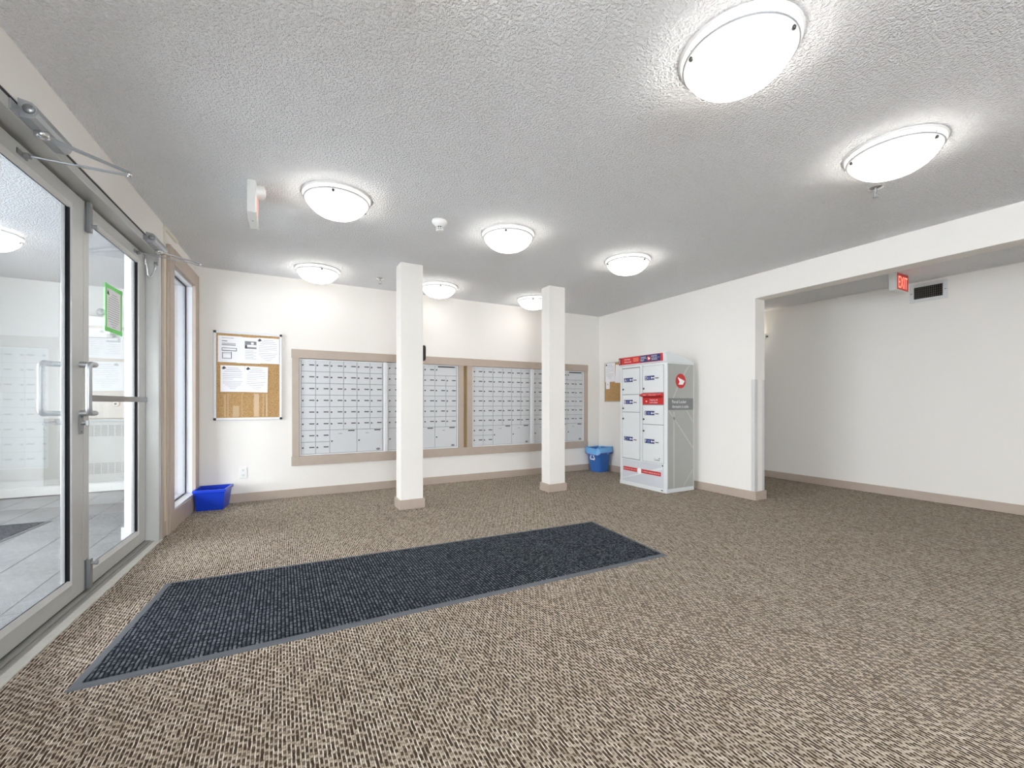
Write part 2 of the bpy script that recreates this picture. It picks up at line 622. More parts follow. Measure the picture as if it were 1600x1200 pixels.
# entrance wall, in the L frame: o (out), u (along), z
lw = MB()
WU0, WU1 = -2.7, -1.0
lw.box(-0.12, 0, WU1, 2.03, 0, 2.222)
lw.box(-0.12, 0, YN, -2.6, 0, 2.222)
lw.box(-0.12, 0, WU0, WU1, 0, 0.35)
lw.box(-0.12, 0.0, YN, 4.146, 2.222, H)
lw.box(-0.13, -0.012, 4.146, 5.32, 2.30, H)
lw.box(-0.12, -0.012, 4.10, 4.375, 0.0, 2.30)
lw.box(-0.12, -0.012, 5.11, 5.32, 0.0, 2.30)
lw.box(-0.12, -0.012, 4.375, 5.11, 0.0, 0.165)
lw.box(-0.12, -0.012, 4.375, 5.11, 2.21, 2.30)
w3 = MB().frame(0, -0.09, -0.04, WU0, WU1, 0.35, 2.222, 0.05)  # window out of view, added so daylight reaches the lobby
for u_ in (WU0 + (WU1 - WU0) / 2,):
    w3.box(-0.09, -0.04, u_ - 0.03, u_ + 0.03, 0.40, 2.172)
struct('fill_window_3', w3, 'alu', 'L', label='added unseen window of the entrance wall, for daylight fill')
struct('fill_window_3_pane', B(-0.068, -0.062, WU0 + 0.04, WU1 - 0.04, 0.40, 2.18), 'glass', 'L')
p3 = toW('L', (-0.10, (WU0 + WU1) / 2, 1.286))
portal('sky_portal_lobby', p3, (0, math.radians(-90), -AL), 1.87, WU1 - WU0)
struct('wall_left', lw, 'wall', 'L', label='cream entrance wall over the glass doors')
st = B(-0.26, -0.12, 4.235, 4.375, 0, H)
struct('wall_stub', st, 'wall', 'L', label='bright white wall end beyond the right door')
struct('baseboard_stub', B(-0.275, -0.12, 4.22, 4.235, 0, 0.095), 'offwhite', 'L')

# header shadow gap, door frame and threshold
fr = MB()
fr.box(-0.125, 0.0, 2.03, 4.10, 2.162, 2.208, c=0.003)
fr.box(-0.125, 0.0, 4.05, 4.10, 0, 2.162, c=0.003)
fr.box(-0.125, 0.0, 2.03, 2.085, 0, 2.162, c=0.003)
fr.box(-0.125, -0.092, 2.085, 4.05, 2.150, 2.162)
struct('door_frame', fr, 'alu', 'L', label='silver aluminium frame of the double door')
se = MB()
se.box(-0.010, -0.003, 2.03, 4.10, 2.208, 2.222)  # black strip painting the shade in the gap above the header
se.box(-0.092, -0.083, 2.085, 4.05, 2.1485, 2.152)
se.box(-0.096, -0.084, 2.085, 4.05, 0.0205, 0.0255)
se.box(-0.100, -0.088, 3.0835, 3.0875, 0.026, 2.148)
se.box(-0.100, -0.088, 4.0445, 4.0495, 0.026, 2.148)
struct('door_seals_gap_shade', se, 'gasket', 'L', label='black weather seals around the doors and painted shade in the header gap')
th = MB()
th.box(-0.14, -0.052, 2.085, 4.05, 0.0, 0.020, c=0.002)
th.box(-0.052, -0.030, 2.085, 4.08, 0.0, 0.013, c=0.002)
struct('threshold', th, 'thr_metal', 'L', label='ribbed metal door threshold')
# chipped white strip against the carpet
sp_ = MB()
N = 40
top, bot = [], []
for i in range(N + 1):
    u = 2.0 + (4.09 - 2.0) * i / N
    top.append((-0.030, u)); bot.append((0.010 + random.uniform(-0.002, 0.003), u))
for i in range(N):
    a0, a1, b0, b1 = top[i], top[i + 1], bot[i], bot[i + 1]
    sp_.hexa([(a0[0], a0[1], 0), (b0[0], b0[1], 0), (b1[0], b1[1], 0), (a1[0], a1[1], 0)],
             [(a0[0], a0[1], 0.009), (b0[0], b0[1], 0.006), (b1[0], b1[1], 0.006), (a1[0], a1[1], 0.009)])
struct('trim_1', sp_, 'threshold', 'L', label='chipped white strip where carpet meets threshold')

# taupe casing between door and window, with its cream groove
tr = MB()
tr.box(-0.012, 0.004, 4.105, 4.155, 0.0, 2.20)
tr.box(-0.012, 0.0, 4.155, 4.215, 0.0, 0.12)
tr.box(-0.012, 0.012, 4.215, 4.262, 0.0, 2.10)
struct('trim_2', tr, 'trim', 'L', label='taupe boards beside the door frame')
struct('trim_3', B(-0.012, 0.002, 4.156, 4.214, 0.12, 2.22), 'cream_strip', 'L', label='narrow unpainted cream strip between taupe boards')

# window_1: tall narrow light to the entry
wn = bpy.data.objects.new('window_1', None)
COL.objects.link(wn)
wn.location = toW('L', (0, 4.74, 0)); wn.rotation_euler = (0, 0, -AL)
wn['kind'] = 'structure'
wn['label'] = 'tall narrow window with taupe casing beside the double door'
WB = (0, 4.74, 0)
c1 = MB()
c1.box(-0.012, 0.016, 4.262, 4.385, 0.0, 2.325, c=0.002)
sub(wn, 'casing', c1, 'trim', WB)
sub(wn, 'casing', B(-0.012, 0.016, 5.10, 5.245, 0.0, 2.325, c=0.002), 'trim', WB)
sub(wn, 'casing', B(-0.012, 0.018, 4.385, 5.10, 2.20, 2.325, c=0.002), 'trim', WB)
sub(wn, 'apron', B(-0.012, 0.014, 4.385, 5.10, 0.0, 0.155, c=0.002), 'trim', WB)
sub(wn, 'sill', B(-0.16, 0.010, 4.375, 5.11, 0.155, 0.172, c=0.002), 'vinyl', WB)
rv = MB()
rv.box(-0.16, -0.012, 4.372, 4.386, 0.17, 2.20)
rv.box(-0.16, -0.012, 5.099, 5.113, 0.17, 2.20)
rv.box(-0.16, -0.012, 4.386, 5.099, 2.186, 2.215)
sub(wn, 'reveal', rv, 'vinyl', WB)
sub(wn, 'gasket', MB().frame(0, -0.068, -0.060, 4.386, 5.099, 0.172, 2.186, 0.009), 'gasket', WB)
sub(wn, 'pane', B(-0.074, -0.069, 4.387, 5.098, 0.173, 2.185), 'glass', WB)
sub(wn, 'frame', MB().frame(0, -0.24, -0.177, 4.375, 5.11, 0.160, 2.20, 0.035), 'vinyl', WB)

# taupe baseboards
BBH, BBT = 0.094, 0.015
struct('baseboard_back', B(-0.745, XR, YB - BBT, YB, 0, BBH, c=0.002), 'trim', label='taupe baseboard along the back wall')
bb = MB()
bb.box(XR - BBT, XR, YE, YB - BBT, 0, BBH, c=0.002)
bb.box(XR - BBT, XRB + BBT, YE - BBT, YE, 0, BBH, c=0.002)
bb.box(XRB, XRB + BBT, YE, YF, 0, BBH, c=0.002)
struct('baseboard_right', bb, 'trim', label='taupe baseboard wrapping the end of the right wall')
struct('baseboard_corridor', B(XC - BBT, XC, YN, YF, 0, BBH, c=0.002), 'trim', label='taupe baseboard along the passage wall')


def column(x0, x1, y0, y1, lab):
    o = struct('column', B(x0, x1, y0, y1, 0, H, c=0.004), 'wall', label=lab, base=((x0 + x1) / 2, (y0 + y1) / 2, 0))
    b = ((x0 + x1) / 2, (y0 + y1) / 2, 0)
    t = 0.016
    for q in ((x0 - t, x1 + t, y0 - t, y0), (x0 - t, x1 + t, y1, y1 + t), (x0 - t, x0, y0, y1), (x1, x1 + t, y0, y1)):
        sub(o, 'base_trim', B(*q, 0, BBH, c=0.0015), 'trim', b)
    return o


column(1.026, 1.250, 4.188, 4.372, 'square cream post with taupe foot, nearer the entrance doors')
column(2.768, 2.996, 4.188, 4.356, 'square cream post with taupe foot, nearer the parcel locker')

# ------------------------------------------------------------------ entry beyond the glass doors
VX0, VY0, VY1 = -3.35, 0.9, 6.8
vt = bpy.data.objects.new('floor_entry', None)
COL.objects.link(vt)
vt['kind'] = 'structure'
vt['label'] = 'grey porcelain tile floor of the entry beyond the doors'
sub(vt, 'grout_bed', MB().extrude([(VX0, VY0, -0.05), (-1.10, VY0, -0.05), (-0.70, VY1, -0.05), (VX0, VY1, -0.05)], (0, 0, 0.046)), 'grout')
tw, tl_ = 0.305, 0.61
tme = B(-tw / 2 + 0.002, tw / 2 - 0.002, -tl_ / 2 + 0.002, tl_ / 2 - 0.002, -0.03, 0.0, c=0.0015).mesh('tile')
ix = 0
x = VX0 + tw / 2
while x < -0.75:
    y = VY0 + tl_ / 2 - (tl_ / 2 if ix % 2 else 0)
    while y < VY1 + tl_ / 2:
        lim = -1.035 + 0.054 * y - 0.14
        if x + tw / 2 < lim and y + tl_ / 2 <= VY1 + 0.3:
            t = link('tile', tme, 'tile', vt, (x, y, 0))
        elif x - tw / 2 < lim:
            ww = lim - (x - tw / 2)
            if ww > 0.03:
                link('tile', B(-tw / 2 + 0.002, -tw / 2 + ww, -tl_ / 2 + 0.002, tl_ / 2 - 0.002, -0.03, 0.0).mesh('tile'), 'tile', vt, (x, y, 0))
        y += tl_
    x += tw
    ix += 1
struct('wall_entry_back', B(VX0 - 0.1, -0.55, VY1, VY1 + 0.1, 0, H), 'entry_wall', label='white far wall of the entry with the heater')
struct('wall_entry_right', B(-0.87, -0.75, YB + 0.14, VY1, 0, H), 'entry_wall')
struct('wall_entry_front', B(VX0 - 0.1, -1.1, VY0 - 0.1, VY0, 0, H), 'entry_wall')
struct('baseboard_entry', B(VX0, -0.87, VY1 - 0.015, VY1, 0, 0.095), 'offwhite', label='pale baseboard in the entry')
# exterior storefront of the entry
GY0, GY1 = 1.8, 5.2
struct('wall_entry_left', MB().box(VX0 - 0.12, VX0, VY0, GY0, 0, H).box(VX0 - 0.12, VX0, GY1, VY1, 0, H).box(VX0 - 0.12, VX0, GY0, GY1, 2.2, H), 'entry_wall')
sf = MB()
for yy in (GY0, (GY0 + GY1) / 2 - 0.03, GY1 - 0.06):
    sf.box(VX0 - 0.09, VX0 - 0.03, yy, yy + 0.06, 0, 2.2)
sf.box(VX0 - 0.09, VX0 - 0.03, GY0, GY1, 0, 0.10)
sf.box(VX0 - 0.09, VX0 - 0.03, GY0, GY1, 2.12, 2.2)
struct('window_2', sf, 'alu', label='exterior glazed entrance of the entry')
struct('window_2_pane', B(VX0 - 0.064, VX0 - 0.058, GY0, GY1, 0.1, 2.12), 'glass')
portal('sky_portal_entry', (VX0 - 0.11, (GY0 + GY1) / 2, 1.1), (0, math.radians(-90), 0), 2.2, GY1 - GY0)
struct('ground', MB().extrude([(-30, -25, -0.12), (15, -25, -0.12), (15, YN - 0.12, -0.12), (-1.30, YN - 0.12, -0.12), (-3.5, VY0 - 0.1, -0.12), (VX0 - 0.06, VY0 - 0.1, -0.12), (VX0 - 0.06, 30, -0.12), (-30, 30, -0.12)], (0, 0, 0.06)), 'concrete')

# ------------------------------------------------------------------ doors
OB, OF = -0.125, -0.080          # outer and inner faces of the leaves


def leaf(name, lab, u0, u1, sl, sr):
    """glazed aluminium leaf from u0 to u1; sl, sr = stile widths"""
    uc = (u0 + u1) / 2
    base = (0, uc, 0)
    e = bpy.data.objects.new(name, None)
    COL.objects.link(e)
    e.location = toW('L', base); e.rotation_euler = (0, 0, -AL)
    e['kind'] = 'structure'; e['label'] = lab
    z0, z1, zb, zt = 0.026, 2.148, 0.108, 2.078
    sub(e, 'stile', B(OB, OF, u0, u0 + sl, z0, z1, c=0.002), 'alu', base)
    sub(e, 'stile', B(OB, OF, u1 - sr, u1, z0, z1, c=0.002), 'alu', base)
    sub(e, 'rail', B(OB, OF, u0 + sl, u1 - sr, z0, zb, c=0.002), 'alu', base)
    sub(e, 'rail', B(OB, OF, u0 + sl, u1 - sr, zt, z1, c=0.002), 'alu', base)
    a, b = u0 + sl, u1 - sr
    stp = MB()
    # sloped glazing stops at bottom and top
    stp.hexa([(-0.098, a, zb), (OF - 0.001, a, zb), (OF - 0.001, b, zb), (-0.098, b, zb)],
             [(-0.098, a, zb + 0.020), (-0.094, a, zb + 0.020), (-0.094, b, zb + 0.020), (-0.098, b, zb + 0.020)])
    stp.hexa([(-0.098, a, zt - 0.020), (-0.094, a, zt - 0.020), (-0.094, b, zt - 0.020), (-0.098, b, zt - 0.020)],
             [(-0.098, a, zt), (OF - 0.001, a, zt), (OF - 0.001, b, zt), (-0.098, b, zt)])
    sub(e, 'glazing_stop', stp, 'alu', base)
    g = MB().frame(0, -0.1005, -0.0985, a, b, zb, zt, 0.022)
    g.box(-0.1050, -0.0885, b - 0.004, b, zb + 0.02, zt - 0.02)
    g.box(-0.1085, -0.0985, a, a + 0.004, zb + 0.02, zt - 0.02)
    sub(e, 'gasket', g, 'gasket', base)
    sub(e, 'pane', B(-0.1065, -0.1015, a + 0.002, b - 0.002, zb + 0.004, zt - 0.004), 'glass', base)
    return e, base


d1, b1 = leaf('door_1', 'glazed aluminium door leaf with the pull handle, partly outside the view', 2.090, 3.083, 0.12, 0.118)
d2, b2 = leaf('door_2', 'glazed aluminium door leaf carrying the green-taped notice', 3.088, 4.044, 0.060, 0.130)


def pull(sgn, o0, u, z0, z1, du, reach):
    """offset pull: two posts out of the stile, a sideways crank and an upright grip"""
    R_ = 0.0135
    o1 = o0 + sgn * reach
    pts = [(o0, u, z1), (o0 + sgn * (reach - 0.025), u, z1)]
    for k in range(1, 6):
        t = k / 5 * math.pi / 2
        pts.append((o1 - sgn * 0.025 * (1 - math.sin(t)), u - 0.025 * (1 - math.cos(t)), z1))
    ub = u - du
    for k in range(0, 7):
        t = k / 6 * math.pi / 2
        pts.append((o1, ub + 0.028 * (1 - math.sin(t)), z1 - 0.028 * (1 - math.cos(t))))
    low = [(p[0], p[1], z0 + (z1 - p[2])) for p in pts][::-1]
    return MB().tube(pts + low, R_, seg=14)


h = sub(d1, 'pull_handle', pull(1, OF, 3.048, 0.992, 1.252, 0.095, 0.068), 'steel', b1, label='brushed steel pull handle on the room side')
for z in (0.992, 1.252):
    sub(h, 'mount_collar', MB().tube([(OF, 3.048, z), (OF + 0.030, 3.048, z)], 0.0160, seg=16), 'steel', b1)
h = sub(d1, 'pull_handle', pull(-1, OB, 3.048, 0.992, 1.252, 0.095, 0.068), 'steel', b1, label='brushed steel pull handle on the entry side')
# lock plate and thumb turn
lk = sub(d1, 'lock_plate', B(OF, OF + 0.006, 3.030, 3.076, 0.880, 0.985, c=0.002), 'alu_dark', b1)
tt = MB().tube([(OF + 0.006, 3.055, 0.940), (OF + 0.022, 3.055, 0.940)], 0.011, seg=14)
tt.box(OF + 0.020, OF + 0.034, 3.051, 3.059, 0.924, 0.956, c=0.002)
sub(lk, 'thumb_turn', tt, 'steel', b1)
sub(lk, 'screw', MB().lathe([(0, 0.0), (0.006, 0.0), (0.006, 0.002), (0, 0.003)], (OF + 0.006, 3.053, 0.893), 10, 'x'), 'alu_dark', b1)
sub(lk, 'screw', MB().lathe([(0, 0.0), (0.006, 0.0), (0.006, 0.002), (0, 0.003)], (OF + 0.006, 3.053, 0.973), 10, 'x'), 'alu_dark', b1)
ol = MB().tube([(OB, 3.040, 0.945), (OB - 0.05, 3.040, 0.945)], 0.016, seg=14)
ol.tube([(OB - 0.045, 3.040, 0.945), (OB - 0.055, 2.99, 0.943), (OB - 0.055, 2.95, 0.940)], [0.011, 0.010, 0.008], seg=10)
sub(d1, 'outer_lever', ol, 'steel', b1)

# push bar and surface bolts on door 2
sub(d2, 'push_bar', B(OF, OF + 0.010, 3.135, 4.040, 1.056, 1.092, c=0.003), 'alu_dark', b2, label='flat metal bar across the leaf')


def bolt(z0, z1, zk):
    m = MB()
    m.box(OF, OF + 0.004, 3.092, 3.140, z0, z1, c=0.001)
    m.box(OF + 0.004, OF + 0.024, 3.100, 3.128, z0, z1, c=0.002)
    o = sub(d2, 'surface_bolt', m, 'alu_dark', b2)
    k = MB().tube([(OF + 0.018, 3.116, zk), (OF + 0.034, 3.116, zk), (OF + 0.050, 3.116, zk)], [0.008, 0.011, 0.013], seg=12)
    sub(o, 'bolt_knob', k, 'steel', b2)


bolt(1.985, 2.150, 2.020)
bolt(0.028, 0.190, 0.165)
# armoured cord from leaf to frame
lp = []
for k in range(13):
    t = k / 12
    lp.append((OF + 0.012 + 0.055 * t, 4.028 + 0.008 * math.sin(t * math.pi), 2.10 - 0.105 * math.sin(math.pi * t) ** 0.9 if t < 1 else 2.085))
cd = MB().tube([(OF + 0.006, 4.022, 2.120), (OF + 0.012, 4.026, 2.06), (OF + 0.016, 4.030, 2.005), (OF + 0.024, 4.034, 1.985), (OF + 0.036, 4.038, 1.995), (OF + 0.050, 4.042, 2.03), (OF + 0.058, 4.044, 2.07), (OF + 0.060, 4.047, 2.095)], 0.006, seg=10)
c_ = sub(d2, 'door_cord', cd, 'chrome', b2, label='chrome armoured cord loop')
sub(c_, 'cord_bracket', B(OF, OF + 0.006, 4.012, 4.034, 2.075, 2.125, c=0.002), 'chrome', b2)
sub(c_, 'cord_bracket', B(OF + 0.046, OF + 0.074, 4.044, 4.050, 2.080, 2.112, c=0.002), 'chrome', b2)


# notice on the glass with green tape
nt = Thing('door_notice', 'white printed notice framed in bright green tape on the door glass', 'notice', (-0.101, 3.54, 1.63), 'L')
nt.part('paper', B(-0.1012, -0.1004, 3.432, 3.656, 1.507, 1.772), 'paper')
tp = 0.024
for q in ((3.412, 3.676, 1.762, 1.786), (3.412, 3.676, 1.494, 1.518)):
    nt.part('tape_strip', B(-0.1013, -0.0996, q[0], q[1], q[2], q[3]), 'tape')
for q in ((3.418, 3.440, 1.490, 1.790), (3.650, 3.670, 1.490, 1.790)):
    nt.part('tape_strip', B(-0.1013, -0.0998, q[0], q[1], q[2], q[3]), 'tape')
pr = MB()
zz = 1.732
rows = [(0.5, .0), (0.66, .0), (0.80, .0)] + [(0.92, .0)] * 5 + [(0.9, 0)] * 4 + [(0.7, 0), (0.5, 0), (0.3, 0)]
for i, (wf, _) in enumerate(rows):
    ww = 0.19 * wf
    pr.box(-0.1003, -0.1002, 3.545 - ww / 2 + (0.02 if i < 2 else 0), 3.545 + ww / 2, zz, zz + 0.0035)
    zz -= 0.0145
nt.part('printed_lines', pr, 'ink')
nt.part('printed_emblem', MB().extrude([(-0.1003, 3.444, 1.725), (-0.1003, 3.476, 1.720), (-0.1003, 3.468, 1.738), (-0.1003, 3.458, 1.752), (-0.1003, 3.450, 1.740)], (0.0002, 0, 0)), 'ink_dark')


def closer(lab, u0, us, elbow, brk, shoe_z):
    """overhead closer: body on the header, two-piece arm to the leaf (L frame)"""
    t = Thing('door_closer', lab, 'door closer', (0.0, u0, 2.20), 'L', group='door closers over the double door')
    u1 = u0 + 0.275
    body = MB()
    prof = [(0.0, 2.168), (0.034, 2.168), (0.050, 2.178), (0.056, 2.196), (0.054, 2.218), (0.040, 2.232), (0.0, 2.240)]
    body.extrude([(o, u0, z) for o, z in prof], (0, u1 - u0, 0))
    t.part('body', body, 'closer')
    t.part('end_cap', MB().lathe([(0, -0.006), (0.017, -0.006), (0.019, 0.0)], (0.032, u0, 2.204), 18, 'y'), 'alu_dark')
    t.part('mounting_plate', B(0.0, 0.006, u0 - 0.055, u0, 2.166, 2.206, c=0.002), 'closer')
    t.part('spindle', MB().lathe([(0, 0.022), (0.020, 0.022), (0.020, 0.010), (0.024, 0.008), (0.024, -0.010), (0.014, -0.014), (0, -0.014)], (0.026, us, 2.160), 18), 'chrome')
    ex, eu = elbow
    a = Vector((0.026, us, 2.158)); b = Vector((ex, eu, 2.150)); d = (b - a).normalized(); n = Vector((-d.y, d.x, 0))
    arm = MB().hexa([a - n * .014 - Vector((0, 0, .004)), a + n * .014 - Vector((0, 0, .004)), b + n * .008 - Vector((0, 0, .004)), b - n * .008 - Vector((0, 0, .004))],
                    [a - n * .014 + Vector((0, 0, .003)), a + n * .014 + Vector((0, 0, .003)), b + n * .008 + Vector((0, 0, .003)), b - n * .008 + Vector((0, 0, .003))])
    t.part('main_arm', arm, 'closer')
    t.part('elbow_pin', MB().lathe([(0, 0.012), (0.008, 0.012), (0.010, 0.0), (0.008, -0.012), (0, -0.012)], (ex, eu, 2.142), 14), 'chrome')
    s = Vector((OF + 0.018, brk, shoe_z)); e2 = Vector((ex, eu, 2.136)); mid = s.lerp(e2, 0.45)
    fa = MB().tube([s, mid], 0.0045, seg=10)
    d = (e2 - mid).normalized(); n = Vector((-d.y, d.x, 0)).normalized()
    q = Vector((0, 0, .003))
    fa.hexa([mid - n * .009 - q, mid + n * .009 - q, e2 + n * .007 - q, e2 - n * .007 - q], [mid - n * .009 + q, mid + n * .009 + q, e2 + n * .007 + q, e2 - n * .007 + q])
    t.part('forearm', fa, 'closer')
    sh = MB().box(OF, OF + 0.005, brk - 0.045, brk + 0.030, shoe_z - 0.012, shoe_z + 0.012, c=0.002)
    sh.box(OF + 0.004, OF + 0.026, brk - 0.010, brk + 0.012, shoe_z - 0.009, shoe_z + 0.009, c=0.002)
    t.part('shoe_bracket', sh, 'alu_dark')
    return t


closer('silver door closer with folded arm over the leaf with the pull handle', 2.330, 2.435, (0.250, 2.628), 2.545, 2.108)
closer('silver door closer with folded arm over the leaf with the notice', 3.760, 3.935, (0.245, 4.090), 3.855, 2.115)

# white surface raceway above the window
rw = Thing('wire_raceway', 'thin cream surface raceway running up the wall above the taupe casing', 'raceway', (-0.012, 4.18, 2.3), 'L')
rw.part('channel', B(-0.012, 0.006, 4.152, 4.185, 2.215, 2.425, c=0.002), 'raceway')
rw.part('channel', B(-0.012, 0.010, 4.152, 4.52, 2.415, 2.438, c=0.002), 'raceway')

# ------------------------------------------------------------------ furniture of the entry
ht = Thing('wall_heater', 'grey recessed wall heater with two rows of grilles beyond the door glass', 'heater', (-1.85, VY1, 0.115))
hx0, hx1 = -2.37, -1.38
ht.part('cabinet', B(hx0, hx1, VY1 - 0.03, VY1, 0.115, 0.872, c=0.003), 'heater')
ht.part('top_lip', B(hx0 + 0.36, hx1, VY1 - 0.042, VY1 - 0.03, 0.835, 0.860, c=0.002), 'heater')
ht.part('access_panel', B(hx0 + 0.07, hx0 + 0.21, VY1 - 0.033, VY1 - 0.03, 0.66, 0.80, c=0.001), 'heater')
gme = None
for zc_ in (0.656, 0.208):
    for k in range(8):
        gx = hx0 + 0.365 + k * 0.0625
        m = MB()
        for s_ in range(7):
            m.box(gx + 0.002, gx + 0.052, VY1 - 0.034, VY1 - 0.030, zc_ + 0.004 + s_ * 0.019, zc_ + 0.017 + s_ * 0.019)
        g_ = ht.part('grille', m, 'grille')
tv = Thing('thermostat', 'small oval white control on the entry wall above the heater', 'thermostat', (-1.754, VY1, 1.042))
tv.part('plate', MB().lathe([(0, -0.022), (0.026, -0.022), (0.034, -0.012), (0.036, 0)], (-1.754, VY1, 1.042), 22, 'y'), 'white_plastic')
tv.part('dial', MB().lathe([(0, -0.030), (0.010, -0.030), (0.013, -0.022)], (-1.758, VY1, 1.042), 16, 'y'), 'alu_dark')
em = Thing('emergency_light', 'white emergency lighting box on the far wall of the entry', 'emergency light', (-1.93, VY1, 1.95))
em.part('case', B(-2.09, -1.79, VY1 - 0.09, VY1, 1.825, 2.07, c=0.006), 'white_plastic')
em.part('lamp_head', MB().lathe([(0, -0.07), (0.030, -0.068), (0.042, -0.04), (0.03, -0.01), (0.012, 0.0)], (-1.87, VY1 - 0.045, 2.125), 18, 'y'), 'steel')
em.part('status_label', B(-2.06, -2.00, VY1 - 0.092, VY1 - 0.0895, 1.86, 1.885), 'ink_mid')
vm = Thing('entry_mat', 'dark grey mat on the tiles beyond the door glass', 'mat', (-2.35, 4.4, 0))
vq = [(-2.99, 3.35), (-1.99, 3.30), (-1.785, 5.277), (-2.80, 5.33)]
cx_, cy_ = sum(p[0] for p in vq) / 4, sum(p[1] for p in vq) / 4


def inset(q, d):
    out = []
    for i in range(4):
        p, a, b = Vector(q[i]), Vector(q[i - 1]), Vector(q[(i + 1) % 4])
        out.append(tuple(p + (a - p).normalized() * d + (b - p).normalized() * d))
    return out


def mat_parts(t, q, bw_, z1):
    o2 = inset(q, 0.010); i1 = inset(q, bw_)
    for k in range(4):
        a, b = k, (k + 1) % 4
        m = MB()
        m.hexa([(*q[a], 0), (*q[b], 0), (*i1[b], 0), (*i1[a], 0)], [(*o2[a], z1), (*o2[b], z1), (*i1[b], z1), (*i1[a], z1)])
        t.part('rubber_edge', m, 'rubber')
    m = MB().hexa([(*p, 0) for p in i1], [(*p, z1 + 0.003) for p in inset(q, bw_ + 0.002)])
    t.part('pile', m, 'pile')


mat_parts(vm, vq, 0.035, 0.005)

# ------------------------------------------------------------------ floor mat of the lobby
fm = Thing('floor_mat', 'long charcoal ribbed mat with grey rubber edge lying on the carpet', 'mat', (0.87, 2.55, 0))
mat_parts(fm, [(-0.690, 2.118), (2.328, 2.050), (2.416, 2.961), (-0.590, 3.123)], 0.034, 0.006)

# ------------------------------------------------------------------ mailboxes
FY = YB + 0.012           # plane of the mailbox doors
DW, DH = 0.1495, 0.1341
Z0M = 0.472


def door_mesh(nc, nr):
    return B(0.0020, nc * DW - 0.0020, -0.010, 0.0, 0.0020, nr * DH - 0.0020, c=0.0022).mesh('mailbox_door')


ME_SMALL, ME_LARGE, ME_WIDE = door_mesh(1, 1), door_mesh(2, 2), door_mesh(2, 1)
for m_ in (ME_SMALL, ME_LARGE, ME_WIDE):
    m_.materials.append(M['mail'])
ME_LOCK = MB().lathe([(0, -0.008), (0.0075, -0.008), (0.0095, -0.004), (0.0095, 0.0)], (0, 0, 0), 12, 'y').mesh('lock')
ME_LOCK.materials.append(M['knob'])
ME_CARD = B(-0.026, 0.026, -0.0025, 0.0, -0.0065, 0.0065).mesh('name_slot')
ME_CARD.materials.append(M['slot'])
ME_BLACK = B(-0.036, 0.036, -0.003, 0.0, -0.006, 0.006).mesh('name_slot')
ME_BLACK.materials.append(M['black'])
ME_MAIL = B(-0.115, 0.115, -0.004, 0.0, -0.007, 0.007).mesh('mail_slot')
ME_MAIL.materials.append(M['black'])
ME_EMB = B(-0.018, 0.018, -0.0012, 0.0, -0.003, 0.003).mesh('embossed_mark')
ME_EMB.materials.append(M['mail_gap'])
ME_BADGE = MB().lathe([(0, -0.002), (0.012, -0.002), (0.013, 0)], (0, 0, 0), 16, 'y').mesh('maker_badge')
for v in ME_BADGE.vertices:
    v.co.x *= 1.9
ME_BADGE.materials.append(M['ink_mid'])


def mbx(parent, me, name, x, z, y=0.0):
    return link(name, me, None, parent, (x, y, z))


def bank(x0, kind, lab):
    t = Thing('mailbox_bank', lab, 'mailboxes', (x0, FY, Z0M), group='banks of apartment mailboxes in the back wall')
    W = 6 * DW
    t.part('carcass', B(x0 - 0.004, x0 + W + 0.004, FY + 0.002, FY + 0.10, Z0M - 0.004, Z0M + 8 * DH + 0.004), 'mail_gap')
    fr_ = MB().frame(1, FY - 0.018, FY + 0.002, x0 - 0.014, x0 + W + 0.016, Z0M - 0.014, Z0M + 8 * DH + 0.004, 0.012)
    t.part('top_gap_shade', B(x0 - 0.014, x0 + W + 0.016, FY - 0.012, FY + 0.002, Z0M + 8 * DH + 0.0045, 1.5525), 'gasket')  # black strip stands in for the shade under the top board
    t.part('bank_frame', fr_, 'white')

    def small(c, r):
        d = mbx(t.o, ME_SMALL, 'mailbox_door', c * DW, (7 - r) * DH, 0.002)
        mbx(d, ME_LOCK, 'lock', 0.018, DH * 0.53, -0.010)
        mbx(d, ME_CARD, 'name_slot', 0.110, DH * 0.55, -0.010)

    def large(c, last):
        d = mbx(t.o, ME_LARGE, 'parcel_door', c * DW, 0, 0.002)
        mbx(d, ME_LOCK, 'lock', 0.022, DH * 1.02, -0.010)
        mbx(d, ME_BLACK, 'name_slot', 0.235, DH * 1.90, -0.010)
        mbx(d, ME_EMB, 'embossed_mark', 0.115, DH * 1.66, -0.010)
        if last:
            mbx(d, ME_BADGE, 'maker_badge', 0.245, 0.022, -0.010)

    for r in range(6):
        for c in range(6):
            if kind == 2 and r == 0 and c >= 4:
                continue
            small(c, r)
    if kind == 1:
        for r in (6, 7):
            for c in (0, 1):
                small(c, r)
        large(2, False); large(4, True)
    else:
        d = mbx(t.o, ME_WIDE, 'outgoing_mail_door', 4 * DW, 7 * DH, 0.002)
        mbx(d, ME_MAIL, 'mail_slot', 0.155, DH * 0.86, -0.010)
        mbx(d, ME_LOCK, 'lock', 0.022, DH * 0.55, -0.010)
        large(0, False); large(2, False); large(4, True)
    return t


bank(0.190, 1, 'grey bank of apartment mailboxes beside the large framed notice board')
bank(1.152, 2, 'grey bank of apartment mailboxes behind the post nearer the doors')
bank(2.288, 1, 'grey bank of apartment mailboxes just past the brown wood gap')
bank(3.256, 2, 'grey bank of apartment mailboxes behind the post nearer the parcel locker')

